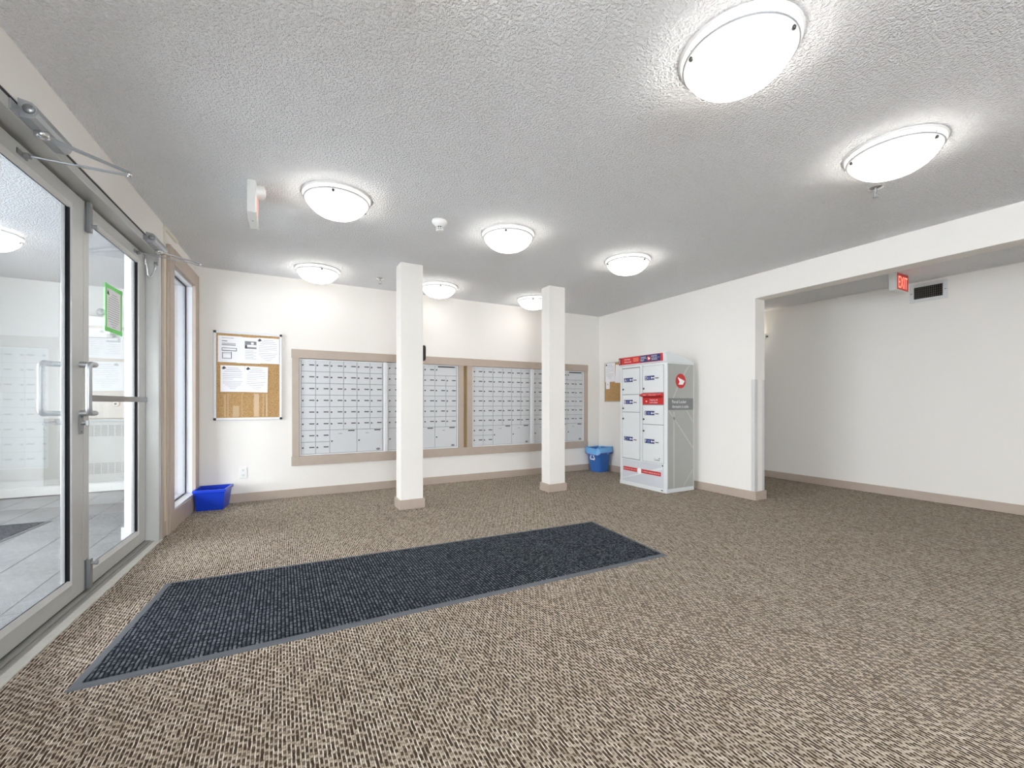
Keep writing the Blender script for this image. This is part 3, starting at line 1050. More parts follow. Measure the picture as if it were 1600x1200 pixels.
ms = bpy.data.objects.new('trim_4', None)
COL.objects.link(ms)
ms.location = (2.165, YB, 1.0)
ms['kind'] = 'structure'
ms['label'] = 'taupe board surround of the mailbox wall'
SB = (2.165, YB, 1.0)
ty0, ty1 = YB - 0.020, YB + 0.004
sub(ms, 'board', B(0.094, 4.242, ty0 - 0.002, ty1, 1.553, 1.652, c=0.002), 'trim', SB)
sub(ms, 'board', B(0.094, 4.242, ty0 - 0.002, ty1, 0.352, 0.456, c=0.002), 'trim', SB)
sub(ms, 'board', B(0.100, 0.172, ty0, ty1, 0.456, 1.553, c=0.002), 'trim', SB)
sub(ms, 'board', B(4.168, 4.238, ty0, ty1, 0.456, 1.553, c=0.002), 'trim', SB)
sub(ms, 'board', B(2.070, 2.142, ty0, ty1 + 0.02, 0.456, 1.553, c=0.002), 'trim', SB)
sub(ms, 'board', B(2.192, 2.270, ty0, ty1 + 0.02, 0.456, 1.553, c=0.002), 'trim', SB)
sub(ms, 'recess_board', B(2.142, 2.192, YB + 0.012, YB + 0.03, 0.456, 1.553), 'gold', SB, label='bare brown wood in the gap between two banks')
mu = MB()
for x_ in (1.0875 + 0.0, 2.288 + 6 * DW):
    mu.box(x_ + 0.012, x_ + 0.060 - 0.006, FY - 0.030, FY + 0.05, Z0M - 0.012, Z0M + 8 * DH + 0.012)
sub(ms, 'mullion', B(1.103, 1.138, FY - 0.026, FY + 0.05, 0.458, 1.551, c=0.003), 'white', SB)
sub(ms, 'mullion', B(3.201, 3.242, FY - 0.026, FY + 0.05, 0.458, 1.551, c=0.003), 'white', SB)
sub(ms, 'backing', B(0.17, 4.17, FY + 0.101, FY + 0.13, 0.456, 1.553), 'mail_gap', SB)

# ------------------------------------------------------------------ notice board on the back wall
nb = Thing('notice_board', 'framed cork notice board with papers beside the mailboxes', 'notice board', (-0.305, YB, 1.335))
bx0, bx1, bz0, bz1 = -0.617, 0.003, 0.872, 1.800
nb.part('cork_panel', B(bx0 + 0.02, bx1 - 0.02, YB - 0.016, YB, bz0 + 0.02, bz1 - 0.02), 'cork')
for q in ((bx0 + 0.022, bx1 - 0.022, bz1 - 0.024, bz1), (bx0 + 0.022, bx1 - 0.022, bz0, bz0 + 0.024), (bx0, bx0 + 0.024, bz0 + 0.022, bz1 - 0.022), (bx1 - 0.024, bx1, bz0 + 0.022, bz1 - 0.022)):
    nb.part('frame_rail', B(q[0], q[1], YB - 0.026, YB, q[2], q[3], c=0.004), 'white')
for q in ((bx0 - 0.002, bz0 - 0.002), (bx1 - 0.024, bz0 - 0.002), (bx0 - 0.002, bz1 - 0.024), (bx1 - 0.024, bz1 - 0.024)):
    nb.part('corner_cap', B(q[0], q[0] + 0.026, YB - 0.027, YB, q[1], q[1] + 0.026, c=0.005), 'black')
sk = MB()
for x0_, x1_, z1_ in ((-0.525, -0.512, 1.14), (-0.497, -0.488, 1.15), (-0.45, -0.395, 1.02), (-0.372, -0.366, 1.15), (-0.262, -0.215, 1.15), (-0.180, -0.172, 1.15), (-0.150, -0.135, 1.15)):
    sk.box(x0_, x1_, YB - 0.0172, YB - 0.0162, 0.905, z1_)
nb.part('tape_strip', sk, 'clear_tape', label='vertical streaks of old clear tape').__setitem__('kind', 'stuff')

PW, PH = 0.213, 0.276


def sheet(name, lab, x, ztop, y, draw, tilt=0.0, cat='paper', wdt=PW, hgt=PH, ax=1, group='papers pinned to the large notice board'):
    """paper on a wall; ax 1 = wall facing -y (x runs right), ax 0 = wall facing -x (runs towards -y)"""
    t = Thing(name, lab, cat, (x, y, ztop) if ax == 1 else (y, x, ztop), group=group)
    R_ = Matrix.Rotation(tilt, 3, 'Y') if ax == 1 else Matrix.Rotation(tilt, 3, 'X')

    def rect(a0, a1, b0, b1, d0, d1):
        m = MB()
        if ax == 1:
            m.box(x + a0, x + a1, y - d1, y - d0, ztop - b1, ztop - b0)
            c = Vector((x, y, ztop))
        else:
            m.box(y - d1, y - d0, x - a0, x - a1, ztop - b1, ztop - b0)
            c = Vector((y, x, ztop))
        m.v = [tuple(R_ @ (Vector(p) - c) + c) for p in m.v]
        return m

    def many(rs, d0=0.0006, d1=0.0009):
        m = MB()
        for r in rs:
            q = rect(*r, d0, d1)
            m.add(q.v, q.f)
        return m
    t.part('sheet', rect(0, wdt, 0, hgt, 0.0, 0.0006), 'paper')
    draw(t, many)
    return t


def letter(t, many):
    rs, z = [], 0.024
    for i in range(12):
        x0, x1 = [(.062, .160), (.050, .176), (.034, .190), (.020, .196), (.020, .188), (.020, .194), (.020, .110), (.020, .196), (.020, .182), (.040, .176), (.062, .150), (.080, .134)][i]
        rs.append((x0, x1, z, z + (0.0042 if i < 3 else 0.0032)))
        z += 0.0185 + (0.006 if i in (2, 6) else 0.0)
    t.part('printed_lines', many(rs), 'ink')
    t.part('printed_emblem', many([(0.012, 0.050, 0.026, 0.034), (0.018, 0.044, 0.018, 0.026), (0.024, 0.036, 0.011, 0.018), (0.018, 0.036, 0.034, 0.041)]), 'ink_dark')


def form(t, many):
    t.part('printed_lines', many([(0.035, 0.14, 0.02, 0.024), (0.034, 0.082, 0.050, 0.058), (0.034, 0.155, 0.076, 0.082), (0.034, 0.155, 0.090, 0.099)]), 'ink_mid')
    t.part('printed_boxes', many([(0.034, 0.166, 0.125, 0.130), (0.034, 0.166, 0.150, 0.157), (0.034, 0.038, 0.125, 0.157), (0.160, 0.166, 0.125, 0.157),
                                  (0.038, 0.120, 0.172, 0.176), (0.038, 0.120, 0.232, 0.237), (0.038, 0.043, 0.172, 0.237), (0.114, 0.120, 0.166, 0.237), (0.043, 0.114, 0.186, 0.188)]), 'ink_dark')


def photo(t, many):
    t.part('printed_photo', many([(0.072, 0.190, 0.042, 0.120)]), 'ink_mid')
    t.part('photo_detail', many([(0.092, 0.176, 0.078, 0.102), (0.128, 0.152, 0.050, 0.074)], 0.0009, 0.0012), 'paper')
    t.part('photo_shadow', many([(0.072, 0.092, 0.086, 0.118), (0.176, 0.190, 0.090, 0.106), (0.072, 0.190, 0.042, 0.048)], 0.0009, 0.0012), 'ink_dark')
    t.part('printed_lines', many([(0.074, 0.150 + 0.03 * (i % 2), 0.140 + i * 0.017, 0.144 + i * 0.017) for i in range(6)]), 'ink')


YP = YB - 0.0163
sheet('notice_paper', 'white form with two outlined boxes, first in the top row of the large cork board', -0.580, 1.752, YP, form)
sheet('notice_paper', 'white flyer with a grey photo, middle of the top row of the large cork board', -0.415, 1.748, YP - 0.0015, photo)
sheet('notice_paper', 'white letter with emblem, overlapping the photo flyer on the large cork board', -0.238, 1.752, YP - 0.0030, letter)
sheet('notice_paper', 'white letter with emblem in the lower row, under the form with boxes', -0.558, 1.444, YP, letter)
sheet('notice_paper', 'white letter with emblem in the lower row, under the photo flyer', -0.343, 1.444, YP - 0.0015, letter, tilt=0.02)

# second, unframed board behind the locker
XB = XR
cb = Thing('cork_board', 'small cork board with thin grey edge, half hidden by the parcel locker', 'notice board', (XB, 4.87, 1.375))
cb.part('cork_panel', B(XB - 0.012, XB, 4.56, 5.176, 1.082, 1.672), 'cork')
cb.part('frame_rail', B(XB - 0.016, XB, 4.55, 5.186, 1.672, 1.682), 'alu')
cb.part('frame_rail', B(XB - 0.016, XB, 4.55, 5.186, 1.070, 1.082), 'alu')
cb.part('frame_rail', B(XB - 0.016, XB, 5.176, 5.186, 1.082, 1.672), 'alu')
cb.part('frame_rail', B(XB - 0.016, XB, 4.55, 4.56, 1.082, 1.672), 'alu')
XP = XB - 0.0125
G2 = 'papers pinned to the small cork board'
sheet('posted_paper', 'white printed list at the top corner of the small cork board', 5.172, 1.672, XP, letter, ax=0, group=G2, wdt=0.222, hgt=0.29)
sheet('posted_paper', 'tilted blank-looking white paper touching the parcel locker edge', 4.935, 1.640, XP, lambda t, m: None, tilt=0.06, ax=0, group=G2)
sheet('posted_slip', 'small white slip under the printed list on the small cork board', 5.155, 1.384, XP, lambda t, m: t.part('printed_mark', m([(0.03, 0.05, 0.03, 0.045)]), 'ink'), ax=0, group=G2, wdt=0.088, hgt=0.112)

# outlet
ou = Thing('wall_outlet', 'white duplex outlet low on the back wall above the blue bin', 'outlet', (-0.358, YB, 0.312))
ou.part('cover_plate', B(-0.394, -0.322, YB - 0.007, YB, 0.253, 0.371, c=0.003), 'white_plastic')
for z in (0.286, 0.338):
    r_ = ou.part('receptacle', B(-0.375, -0.341, YB - 0.010, YB - 0.007, z - 0.016, z + 0.016, c=0.003), 'white_plastic')
    s_ = MB().box(-0.366, -0.363, YB - 0.0104, YB - 0.010, z - 0.004, z + 0.007)
    s_.box(-0.353, -0.350, YB - 0.0104, YB - 0.010, z - 0.004, z + 0.007)
    s_.box(-0.360, -0.356, YB - 0.0104, YB - 0.010, z - 0.011, z - 0.007)
    ou.part('slots', s_, 'ink_dark', parent=r_)

# ------------------------------------------------------------------ blue recycling box
bi = Thing('recycling_box', 'deep blue open plastic box on the carpet in the corner by the window', 'recycling box', (-0.62, 5.17, 0))
ob = [(-0.728, 5.075), (-0.512, 5.055), (-0.482, 5.288), (-0.705, 5.300)]
ot = [(-0.742, 5.036), (-0.490, 5.012), (-0.455, 5.292), (-0.722, 5.304)]
zr = 0.205
bi_m = MB()
ib, it_ = inset(ob, 0.006), inset(ot, 0.006)
for k in range(4):
    a, b = k, (k + 1) % 4
    bi_m.hexa([(*ob[a], 0), (*ob[b], 0), (*ib[b], 0.0), (*ib[a], 0.0)], [(*ot[a], zr), (*ot[b], zr), (*it_[b], zr), (*it_[a], zr)])
bi_m.hexa([(*p, 0.0) for p in ob], [(*p, 0.006) for p in inset(ob, 0.001)])
bi.part('tub', bi_m, 'blue')
rim = MB()
of_ = inset(ot, -0.010)
for k in range(4):
    a, b = k, (k + 1) % 4
    rim.hexa([(*of_[a], zr - 0.022), (*of_[b], zr - 0.022), (*ot[b], zr - 0.022), (*ot[a], zr - 0.022)], [(*of_[a], zr + 0.002), (*of_[b], zr + 0.002), (*it_[b], zr + 0.002), (*it_[a], zr + 0.002)])
bi.part('rim', rim, 'blue')
ar = MB()
A0, A1 = Vector((ob[0][0], ob[0][1], 0)), Vector((ob[1][0], ob[1][1], 0))
pts = []
for k in range(11):
    t = math.pi * k / 10
    p = A0.lerp(A1, 0.5 - 0.24 * math.cos(t))
    pts.append((p.x + 0.001, p.y - 0.003, 0.008 + 0.028 * math.sin(t)))
bi.part('grip_ridge', MB().tube(pts, 0.003, seg=8), 'blue')

# ------------------------------------------------------------------ waste bin with liner
wb = Thing('waste_bin', 'blue wastebasket with recycling mark and light blue bag in the far corner', 'bin', (4.325, 5.15, 0))


def rrect(cx, cy, hx, hy, r, z, n=6):
    out = []
    for (sx, sy, a0) in ((1, 1, 0), (-1, 1, 90), (-1, -1, 180), (1, -1, 270)):
        for k in range(n + 1):
            a = math.radians(a0 + 90 * k / n)
            out.append((cx + sx * (hx - r) + r * math.cos(a), cy + sy * (hy - r) + r * math.sin(a), z))
    return out


def loft(rings, caps=(False, False)):
    m = MB()
    n = len(rings[0])
    vs = [p for r in rings for p in r]
    m.add(vs, [(i * n + k, i * n + (k + 1) % n, (i + 1) * n + (k + 1) % n, (i + 1) * n + k) for i in range(len(rings) - 1) for k in range(n)], sm=True)
    if caps[0]:
        m.add(rings[0], [list(range(n))[::-1]])
    if caps[1]:
        m.add(rings[-1], [list(range(n))])
    return m


wcx, wcy = 4.322, 5.145
wall_r = [rrect(wcx, wcy, 0.100, 0.110, 0.035, 0.0), rrect(wcx, wcy, 0.104, 0.114, 0.037, 0.02), rrect(wcx, wcy, 0.135, 0.150, 0.05, 0.355),
          rrect(wcx, wcy, 0.140, 0.155, 0.05, 0.36), rrect(wcx, wcy, 0.132, 0.147, 0.05, 0.362), rrect(wcx, wcy, 0.102, 0.112, 0.037, 0.02)]
wb.part('tub', loft(wall_r, (True, True)), 'blue2')
rings = []
nn = len(wall_r[0])
for j, (grow, z) in enumerate(((-0.034, 0.20), (-0.016, 0.30), (-0.004, 0.368), (0.008, 0.376), (0.014, 0.36), (0.017, 0.33), (0.018, 0.30))):
    rg = rrect(wcx, wcy, 0.137 + grow, 0.152 + grow, 0.05, z)
    rg2 = []
    for k, p in enumerate(rg):
        wv = 0.013 * math.sin(k * 2.4 + j * 0.9) + 0.009 * math.sin(k * 5.1 + j)
        d = Vector((p[0] - wcx, p[1] - wcy, 0)).normalized()
        hang = 0.0 if j < 3 else (-0.022 * math.sin(k * 0.45 + 1.0) - 0.02)
        s_ = 0.35 if j > 3 else 0.8
        q = Vector(p) + d * wv * s_ + Vector((0, 0, hang * (j - 2) / 4 + (0.010 * math.sin(k * 1.7) + 0.008 * math.sin(k * 3.3 + 1) if j in (2, 3) else 0)))
        q.x = min(q.x, XR - 0.022); q.y = min(q.y, YB - 0.022)
        rg2.append(tuple(q))
    rings.append(rg2)
wb.part('bag', loft(rings), 'liner', label='light blue plastic bag folded over the rim')
lowr = rings[-1]
wb.part('drawstring', MB().tube([tuple(Vector(p) + Vector((0, 0, 0.002))) for p in lowr] + [tuple(Vector(lowr[0]) + Vector((0, 0, 0.002)))], 0.0045, seg=6), 'drawstring')


def recycle(t, cx, cz, xf, slope):
    """three chasing arrows on the face that looks towards -x"""
    m = MB()
    for k in range(3):
        a = math.radians(90 + 120 * k)
        ca, sa = math.cos(a), math.sin(a)
        # one bent arrow drawn at the top of the triangle
        P = [(-0.030, -0.014), (-0.016, 0.012), (-0.008, 0.022), (0.008, 0.022), (0.014, 0.012), (0.020, 0.016), (0.019, -0.006), (-0.001, 0.002), (0.006, 0.007), (0.002, 0.012), (-0.004, 0.010), (-0.019, -0.020)]
        pts = []
        for (px, py) in P:
            px, py = px * 1.45, (py + 0.022) * 1.45
            r = math.radians(120 * k)
            qx, qy = px * math.cos(r) - py * math.sin(r), px * math.sin(r) + py * math.cos(r)
            z = cz + qy
            pts.append((xf - slope * (z - cz), cx - qx, z))
        m.extrude(pts, (-0.0012, 0, 0))
    t.part('recycling_mark', m, 'paper', label='white three-arrow recycling mark')


recycle(wb, 5.150, 0.225, wcx - 0.1255, 0.093)

# ------------------------------------------------------------------ parcel locker (front looks towards -x)
PX, PY0, PY1, PXB, PH_ = 3.92, 3.465, 4.240, 4.388, 1.530
lo = Thing('parcel_locker', 'white free-standing parcel locker with lettered doors and red header', 'parcel locker', ((PX + PXB) / 2, (PY0 + PY1) / 2, 0))
lo.part('cabinet', B(PX, PXB, PY0, PY1, 0.0, PH_, c=0.004), 'locker')
lo.part('plinth_edge', B(PX - 0.004, PX, PY0, PY1, 0.0, 0.045), 'locker')
# curved cap: high at the front, sloping to the back
cp = [(PX - 0.012, 1.535), (PX - 0.016, 1.642)]
for k in range(0, 11):
    t = k / 10
    cp.append((PX + 0.010 + (PXB - PX - 0.010) * t, 1.647 - 0.108 * t ** 1.6))
cp += [(PXB, 1.530), (PX, 1.530)]
lo.part('top_cap', MB().extrude([(x_, PY0 - 0.004, z_) for x_, z_ in cp], (0, PY1 - PY0 + 0.008, 0)), 'locker')
XH = PX - 0.016
hd = lo.part('header_panel', B(XH - 0.006, XH + 0.006, PY0 + 0.045, PY1 + 0.002, 1.548, 1.638, c=0.001), 'red', label='red header strip with the post office name')
RT, UP = (0, -1, 0), (0, 0, 1)
xh = XH - 0.0065


def front(a0, a1, b0, b1, d0, d1, **k):
    """box on the locker front: a = distance from its left edge, d = how far proud"""
    return B(PX - d1, PX - d0, PY1 - a0, PY1 - a1, b0, b1, **k)


def hbox(a0, a1, b0, b1, d=0.0012):
    return B(xh - d, xh + 0.001, PY1 - a0, PY1 - a1, b0, b1)


lo.part('number_tab', hbox(0.0, 0.052, 1.549, 1.637), 'red_dark', parent=hd)
lo.text('lettering', '1', 'paper', (xh - 0.0014, PY1 - 0.014, 1.562), RT, UP, 0.060, parent=hd)
lo.text('lettering', 'Parcel locker\nArmoire à colis', 'paper', (xh - 0.0003, PY1 - 0.105, 1.600), RT, UP, 0.022, 0.120, parent=hd)
lines = MB()
for i in range(3):
    q = hbox(0.262, 0.352, 1.575 + i * 0.017, 1.583 + i * 0.017, 0.0008)
    lines.add(q.v, q.f)
lo.part('printed_lines', lines, mat('salmon_print', (240, 160, 130), 0.5), parent=hd)
nv = lo.part('name_panel', hbox(0.378, 0.700, 1.553, 1.634, 0.0010), 'navy', parent=hd)
lo.text('lettering', 'CANADA', 'paper', (xh - 0.0013, PY1 - 0.388, 1.601), RT, UP, 0.020, 0.088, parent=hd)
lo.text('lettering', 'POST', 'paper', (xh - 0.0013, PY1 - 0.388, 1.565), RT, UP, 0.020, 0.058, parent=hd)
lo.text('lettering', 'POSTES', 'paper', (xh - 0.0013, PY1 - 0.560, 1.603), RT, UP, 0.020, 0.086, parent=hd)
lo.text('lettering', 'CANADA', 'paper', (xh - 0.0013, PY1 - 0.560, 1.567), RT, UP, 0.020, 0.092, parent=hd)
rl = MB()
for a0, a1 in ((0.384, 0.490), (0.552, 0.690)):
    q = hbox(a0, a1, 1.5925, 1.5945, 0.0013)
    rl.add(q.v, q.f)
lo.part('rule_line', rl, 'paper', parent=hd)


def emblem(cy, cz, r, put, parent, facing):
    """red disc with the white wing; put(a, b, d) -> point, a to the right, b up, d proud"""
    disc = MB()
    ring = [put(r * math.cos(2 * math.pi * k / 40), r * math.sin(2 * math.pi * k / 40), 0.0006) for k in range(40)]
    dv = Vector(put(0, 0, 0.0018)) - Vector(put(0, 0, 0.0006))
    disc.extrude(ring, dv)
    e_ = lo.part('emblem_disc', disc, 'red', parent=parent)
    w1 = [(-0.62, 0.52), (0.80, 0.02), (0.42, -0.50), (-0.50, -0.50), (-0.20, -0.12), (-0.32, 0.02)]
    wing = MB().extrude([put(a * r, b * r, 0.0019) for a, b in w1], dv * 0.4)
    lo.part('emblem_wing', wing, 'paper', parent=e_ if parent is None else parent)
    return e_


emblem(0, 0, 0.030, lambda a, b, d: (xh - 0.001 - d, PY1 - 0.521 - a, 1.594 + b), hd, 'x')

# lettered doors
cols_ = {'L': (0.048, 0.352), 'R': (0.404, 0.728)}
doors_ = [('A', 'L', 1.163, 1.494, 1.347, 1.228), ('B', 'L', 0.938, 1.157, 1.066, 0.983), ('C', 'L', 0.345, 0.932, 0.594, 0.850),
          ('D', 'R', 1.178, 1.502, 1.356, 1.228), ('E', 'R', 0.795, 1.026, 0.930, 0.853), ('F', 'R', 0.340, 0.789, 0.588, 0.711)]
for nm, side, z0, z1, zs, zl in doors_:
    a0, a1 = cols_[side]
    dr = lo.part('locker_door', front(a0, a1, z0, z1, 0.0, 0.006, c=0.0025), 'locker')
    sa = a0 + 0.034
    stk = lo.part('door_sticker', front(sa, sa + 0.155, zs - 0.026, zs + 0.026, 0.006, 0.0068), 'navy', parent=dr)
    lo.text('door_letter', nm, 'paper', (PX - 0.0069, PY1 - sa - 0.008, zs - 0.019), RT, UP, 0.038, parent=dr)
    ln = MB()
    for i in range(2):
        q = front(sa + 0.042, sa + 0.086, zs - 0.014 + i * 0.016, zs - 0.006 + i * 0.016, 0.0068, 0.0073)
        ln.add(q.v, q.f)
    # pictogram: a key
    xk = PX - 0.0068
    kd = MB().extrude([(xk, PY1 - sa - 0.112 - 0.012 * math.cos(2 * math.pi * k / 14), zs + 0.012 * math.sin(2 * math.pi * k / 14)) for k in range(14)], (-0.0006, 0, 0))
    q = front(sa + 0.118, sa + 0.136, zs - 0.004, zs + 0.004, 0.0068, 0.0074)
    kd.add(q.v, q.f)
    kd.extrude([(xk, PY1 - sa - 0.130, zs), (xk, PY1 - sa - 0.150, zs + 0.012), (xk, PY1 - sa - 0.150, zs - 0.012)], (-0.0006, 0, 0))
    lo.part('sticker_lines', ln, mat('pale_blue_print', (130, 146, 200), 0.5) if 'pale_blue_print' not in bpy.data.materials else bpy.data.materials['pale_blue_print'], parent=dr)
    lo.part('key_pictogram', kd, 'paper', parent=dr)
    lo.part('card_holder', front(sa + 0.160, sa + 0.238, zs - 0.026, zs + 0.024, 0.006, 0.0085, c=0.0015), 'locker', parent=dr)
    lo.part('card_strip', front(sa + 0.168, sa + 0.222, zs - 0.012, zs - 0.001, 0.0085, 0.0092), 'slot', parent=dr)
    lo.part('lock', MB().lathe([(0, -0.012), (0.009, -0.012), (0.012, -0.006), (0.012, 0)], (PX - 0.006, PY1 - a0 - 0.018, zl), 14, 'x'), 'knob', parent=dr)
for a0, a1 in cols_.values():
    lo.part('door_rebate', front(a0 - 0.003, a1 + 0.003, 0.337, 1.505, 0.0, 0.001), 'mail_gap')
# seams between the two columns
lo.part('column_seam', front(0.378, 0.398, 0.335, 1.515, 0.0, 0.010, c=0.002), 'locker')
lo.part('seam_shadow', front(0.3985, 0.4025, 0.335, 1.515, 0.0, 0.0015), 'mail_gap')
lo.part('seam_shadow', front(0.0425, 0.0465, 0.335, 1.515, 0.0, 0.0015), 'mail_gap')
# outgoing-mail hopper
a0, a1 = cols_['R']
hp = lo.part('outgoing_hopper', front(a0, a1, 1.036, 1.166, 0.0, 0.008, c=0.002), 'red', label='red outgoing mail hopper between two doors')
hood = MB().extrude([(PX - 0.008, PY1 - a0 + 0.012, 1.172), (PX - 0.052, PY1 - a0 + 0.012, 1.150), (PX - 0.052, PY1 - a0 + 0.012, 1.140), (PX - 0.008, PY1 - a0 + 0.012, 1.128)], (0, -(a1 - a0) - 0.012, 0))
lo.part('hood', hood, 'red', parent=hp)
lo.part('slot', front(a0 + 0.012, a1 - 0.012, 1.114, 1.126, 0.008, 0.0095), 'red_dark', parent=hp)
lo.text('lettering', 'Mail     Courrier', 'paper', (PX - 0.0535, PY1 - a0 - 0.05, 1.1405), RT, UP, 0.011, 0.20, parent=hp)
lo.text('lettering', 'Outgoing mail', 'paper', (PX - 0.009, PY1 - a0 - 0.115, 1.080), RT, UP, 0.020, 0.125, parent=hp)
lo.text('lettering', 'Courrier de départ', 'paper', (PX - 0.009, PY1 - a0 - 0.115, 1.050), RT, UP, 0.020, 0.125, parent=hp)
lo.part('lock', MB().lathe([(0, -0.008), (0.008, -0.008), (0.010, -0.003), (0.010, 0)], (PX - 0.008, PY1 - a0 - 0.066, 1.072), 12, 'x'), 'offwhite', parent=hp)
# lower kick panel
kp = lo.part('kick_panel', front(0.048, 0.728, 0.048, 0.328, 0.0, 0.004, c=0.0015), mat('locker_pale_grey', (208, 211, 216), 0.4))
sw = MB()
sw.extrude([(PX - 0.0041, PY1 - 0.06, 0.075), (PX - 0.0041, PY1 - 0.06, 0.085), (PX - 0.0041, PY1 - 0.715, 0.30), (PX - 0.0041, PY1 - 0.715, 0.27)], (-0.0003, 0, 0))
lo.part('print_sweep', sw, 'locker', parent=kp)
lo.part('red_strip', front(0.066, 0.310, 0.186, 0.234, 0.004, 0.005), 'red', parent=kp)
lo.part('red_strip', front(0.380, 0.690, 0.186, 0.234, 0.004, 0.005), 'red', parent=kp)
lo.text('lettering', 'Emportez votre colis et la clé', 'paper', (PX - 0.0052, PY1 - 0.074, 0.203), RT, UP, 0.017, 0.226, parent=kp)
lo.text('lettering', 'To deposit outgoing mail use slot', 'paper', (PX - 0.0052, PY1 - 0.392, 0.203), RT, UP, 0.017, 0.285, parent=kp)
cd_ = MB().extrude([(PX - 0.004, PY1 - 0.346 - 0.031 * math.cos(2 * math.pi * k / 28), 0.208 + 0.036 * math.sin(2 * math.pi * k / 28)) for k in range(28)], (-0.0015, 0, 0))
lo.part('white_disc', cd_, 'paper', parent=kp)
lo.text('lettering', 'Canada', 'ink_dark', (PX - 0.0072, PY1 - 0.590, 0.365), RT, UP, 0.024, 0.085, parent=None)
lo.part('printed_flag', front(0.661, 0.679, 0.391, 0.399, 0.006, 0.0070), 'ink_dark')
lo.part('kick_latch', MB().lathe([(0, -0.008), (0.007, -0.008), (0.009, 0)], (PX - 0.004, PY1 - 0.716, 0.316), 10, 'x'), 'knob')
lo.part('maker_plate', front(0.690, 0.722, 0.018, 0.030, 0.004, 0.0052), 'slot')
# printed side (looks towards -y)
SX = lambda a: PX + a


def side(a0, a1, b0, b1, d0, d1, **k):
    return B(PX + a0, PX + a1, PY0 - d1, PY0 - d0, b0, b1, **k)


sd = lo.part('side_panel', side(0.012, 0.452, 0.05, 1.512, 0.0, 0.003, c=0.001), 'locker_grey', label='grey printed side panel with linework')
swl = MB()
for pts in ([(0.03, 0.95), (0.44, 0.50), (0.44, 0.525), (0.03, 0.975)], [(0.10, 0.06), (0.125, 0.06), (0.125, 0.95), (0.10, 0.95)], [(0.02, 0.99), (0.20, 1.30), (0.36, 1.50), (0.385, 1.50), (0.22, 1.30), (0.045, 0.99)],
            [(0.28, 0.06), (0.44, 0.24), (0.44, 0.26), (0.265, 0.06)], [(0.32, 0.965), (0.44, 0.82), (0.44, 0.84), (0.34, 0.965)]):
    swl.extrude([(PX + a, PY0 - 0.0031, b) for a, b in pts], (0, -0.0003, 0))
lo.part('print_linework', swl, 'locker_line', parent=sd)
lo.part('name_band', side(0.016, 0.444, 0.970, 1.108, 0.003, 0.0042), 'locker_dark', parent=sd)
lo.text('lettering', 'Parcel Locker', 'paper', (PX + 0.080, PY0 - 0.0044, 1.050), (1, 0, 0), UP, 0.036, 0.245, parent=sd)
lo.text('lettering', 'Armoire à colis', 'paper', (PX + 0.080, PY0 - 0.0044, 0.993), (1, 0, 0), UP, 0.036, 0.280, parent=sd)
emblem(0, 0, 0.086, lambda a, b, d: (PX + 0.226 + a, PY0 - 0.003 - d, 1.312 + b), sd, 'y')

# ------------------------------------------------------------------ corner guards at the wall end
for nm, xa, lab in (('corner_guard', XR, 'clear plastic corner guard on the lobby-side edge of the wall end'), ('corner_guard', XRB, 'clear plastic corner guard on the passage-side edge of the wall end')):
    m = MB()
    if xa == XR:
        m.box(XR - 0.003, XR - 0.0005, YE - 0.003, YE + 0.042, BBH + 0.001, 1.305)
        m.box(XR - 0.003, XR + 0.042, YE - 0.003, YE - 0.0005, BBH + 0.001, 1.305)
    else:
        m.box(XRB + 0.0005, XRB + 0.003, YE - 0.003, YE + 0.042, BBH + 0.001, 1.305)
        m.box(XRB - 0.042, XRB + 0.003, YE - 0.003, YE - 0.0005, BBH + 0.001, 1.305)
    single('corner_guard', m, 'guard', lab, 'corner guard', (xa, YE, 0.1), group='corner guards on the wall end')

# ------------------------------------------------------------------ things on the passage wall
ve = Thing('air_vent', 'white framed return air vent high on the passage wall', 'vent', (XC, 1.862, 2.245))
vy0, vy1, vz0, vz1 = 1.712, 2.016, 2.146, 2.346
ve.part('frame', MB().frame(0, XC - 0.008, XC, vy0, vy1, vz0, vz1, 0.036), 'vent')
ve.part('frame_step', MB().frame(0, XC - 0.011, XC - 0.008, vy0 + 0.028, vy1 - 0.028, vz0 + 0.028, vz1 - 0.028, 0.008), 'vent')
ve.part('duct_back', B(XC - 0.0012, XC - 0.0002, vy0 + 0.03, vy1 - 0.03, vz0 + 0.03, vz1 - 0.03), 'vent_dark')
lv = MB()
for k in range(15):
    yy = vy0 + 0.046 + k * 0.0152
    lv.hexa([(XC - 0.008, yy, vz0 + 0.036), (XC - 0.0015, yy + 0.003, vz0 + 0.036), (XC - 0.0015, yy + 0.0042, vz0 + 0.036), (XC - 0.008, yy + 0.0012, vz0 + 0.036)],
            [(XC - 0.008, yy, vz1 - 0.036), (XC - 0.0015, yy + 0.003, vz1 - 0.036), (XC - 0.0015, yy + 0.0042, vz1 - 0.036), (XC - 0.008, yy + 0.0012, vz1 - 0.036)])
for k in range(5):
    zz = vz0 + 0.052 + k * 0.024
    lv.box(XC - 0.0045, XC - 0.0015, vy0 + 0.036, vy1 - 0.036, zz, zz + 0.0012)
ve.part('louvers', lv, 'louver')['kind'] = 'stuff'
for yy in (vy0 + 0.016, vy1 - 0.016):
    ve.part('screw', MB().lathe([(0, -0.003), (0.004, -0.002), (0.005, 0)], (XC - 0.008, yy, 2.246), 10, 'x'), 'knob')

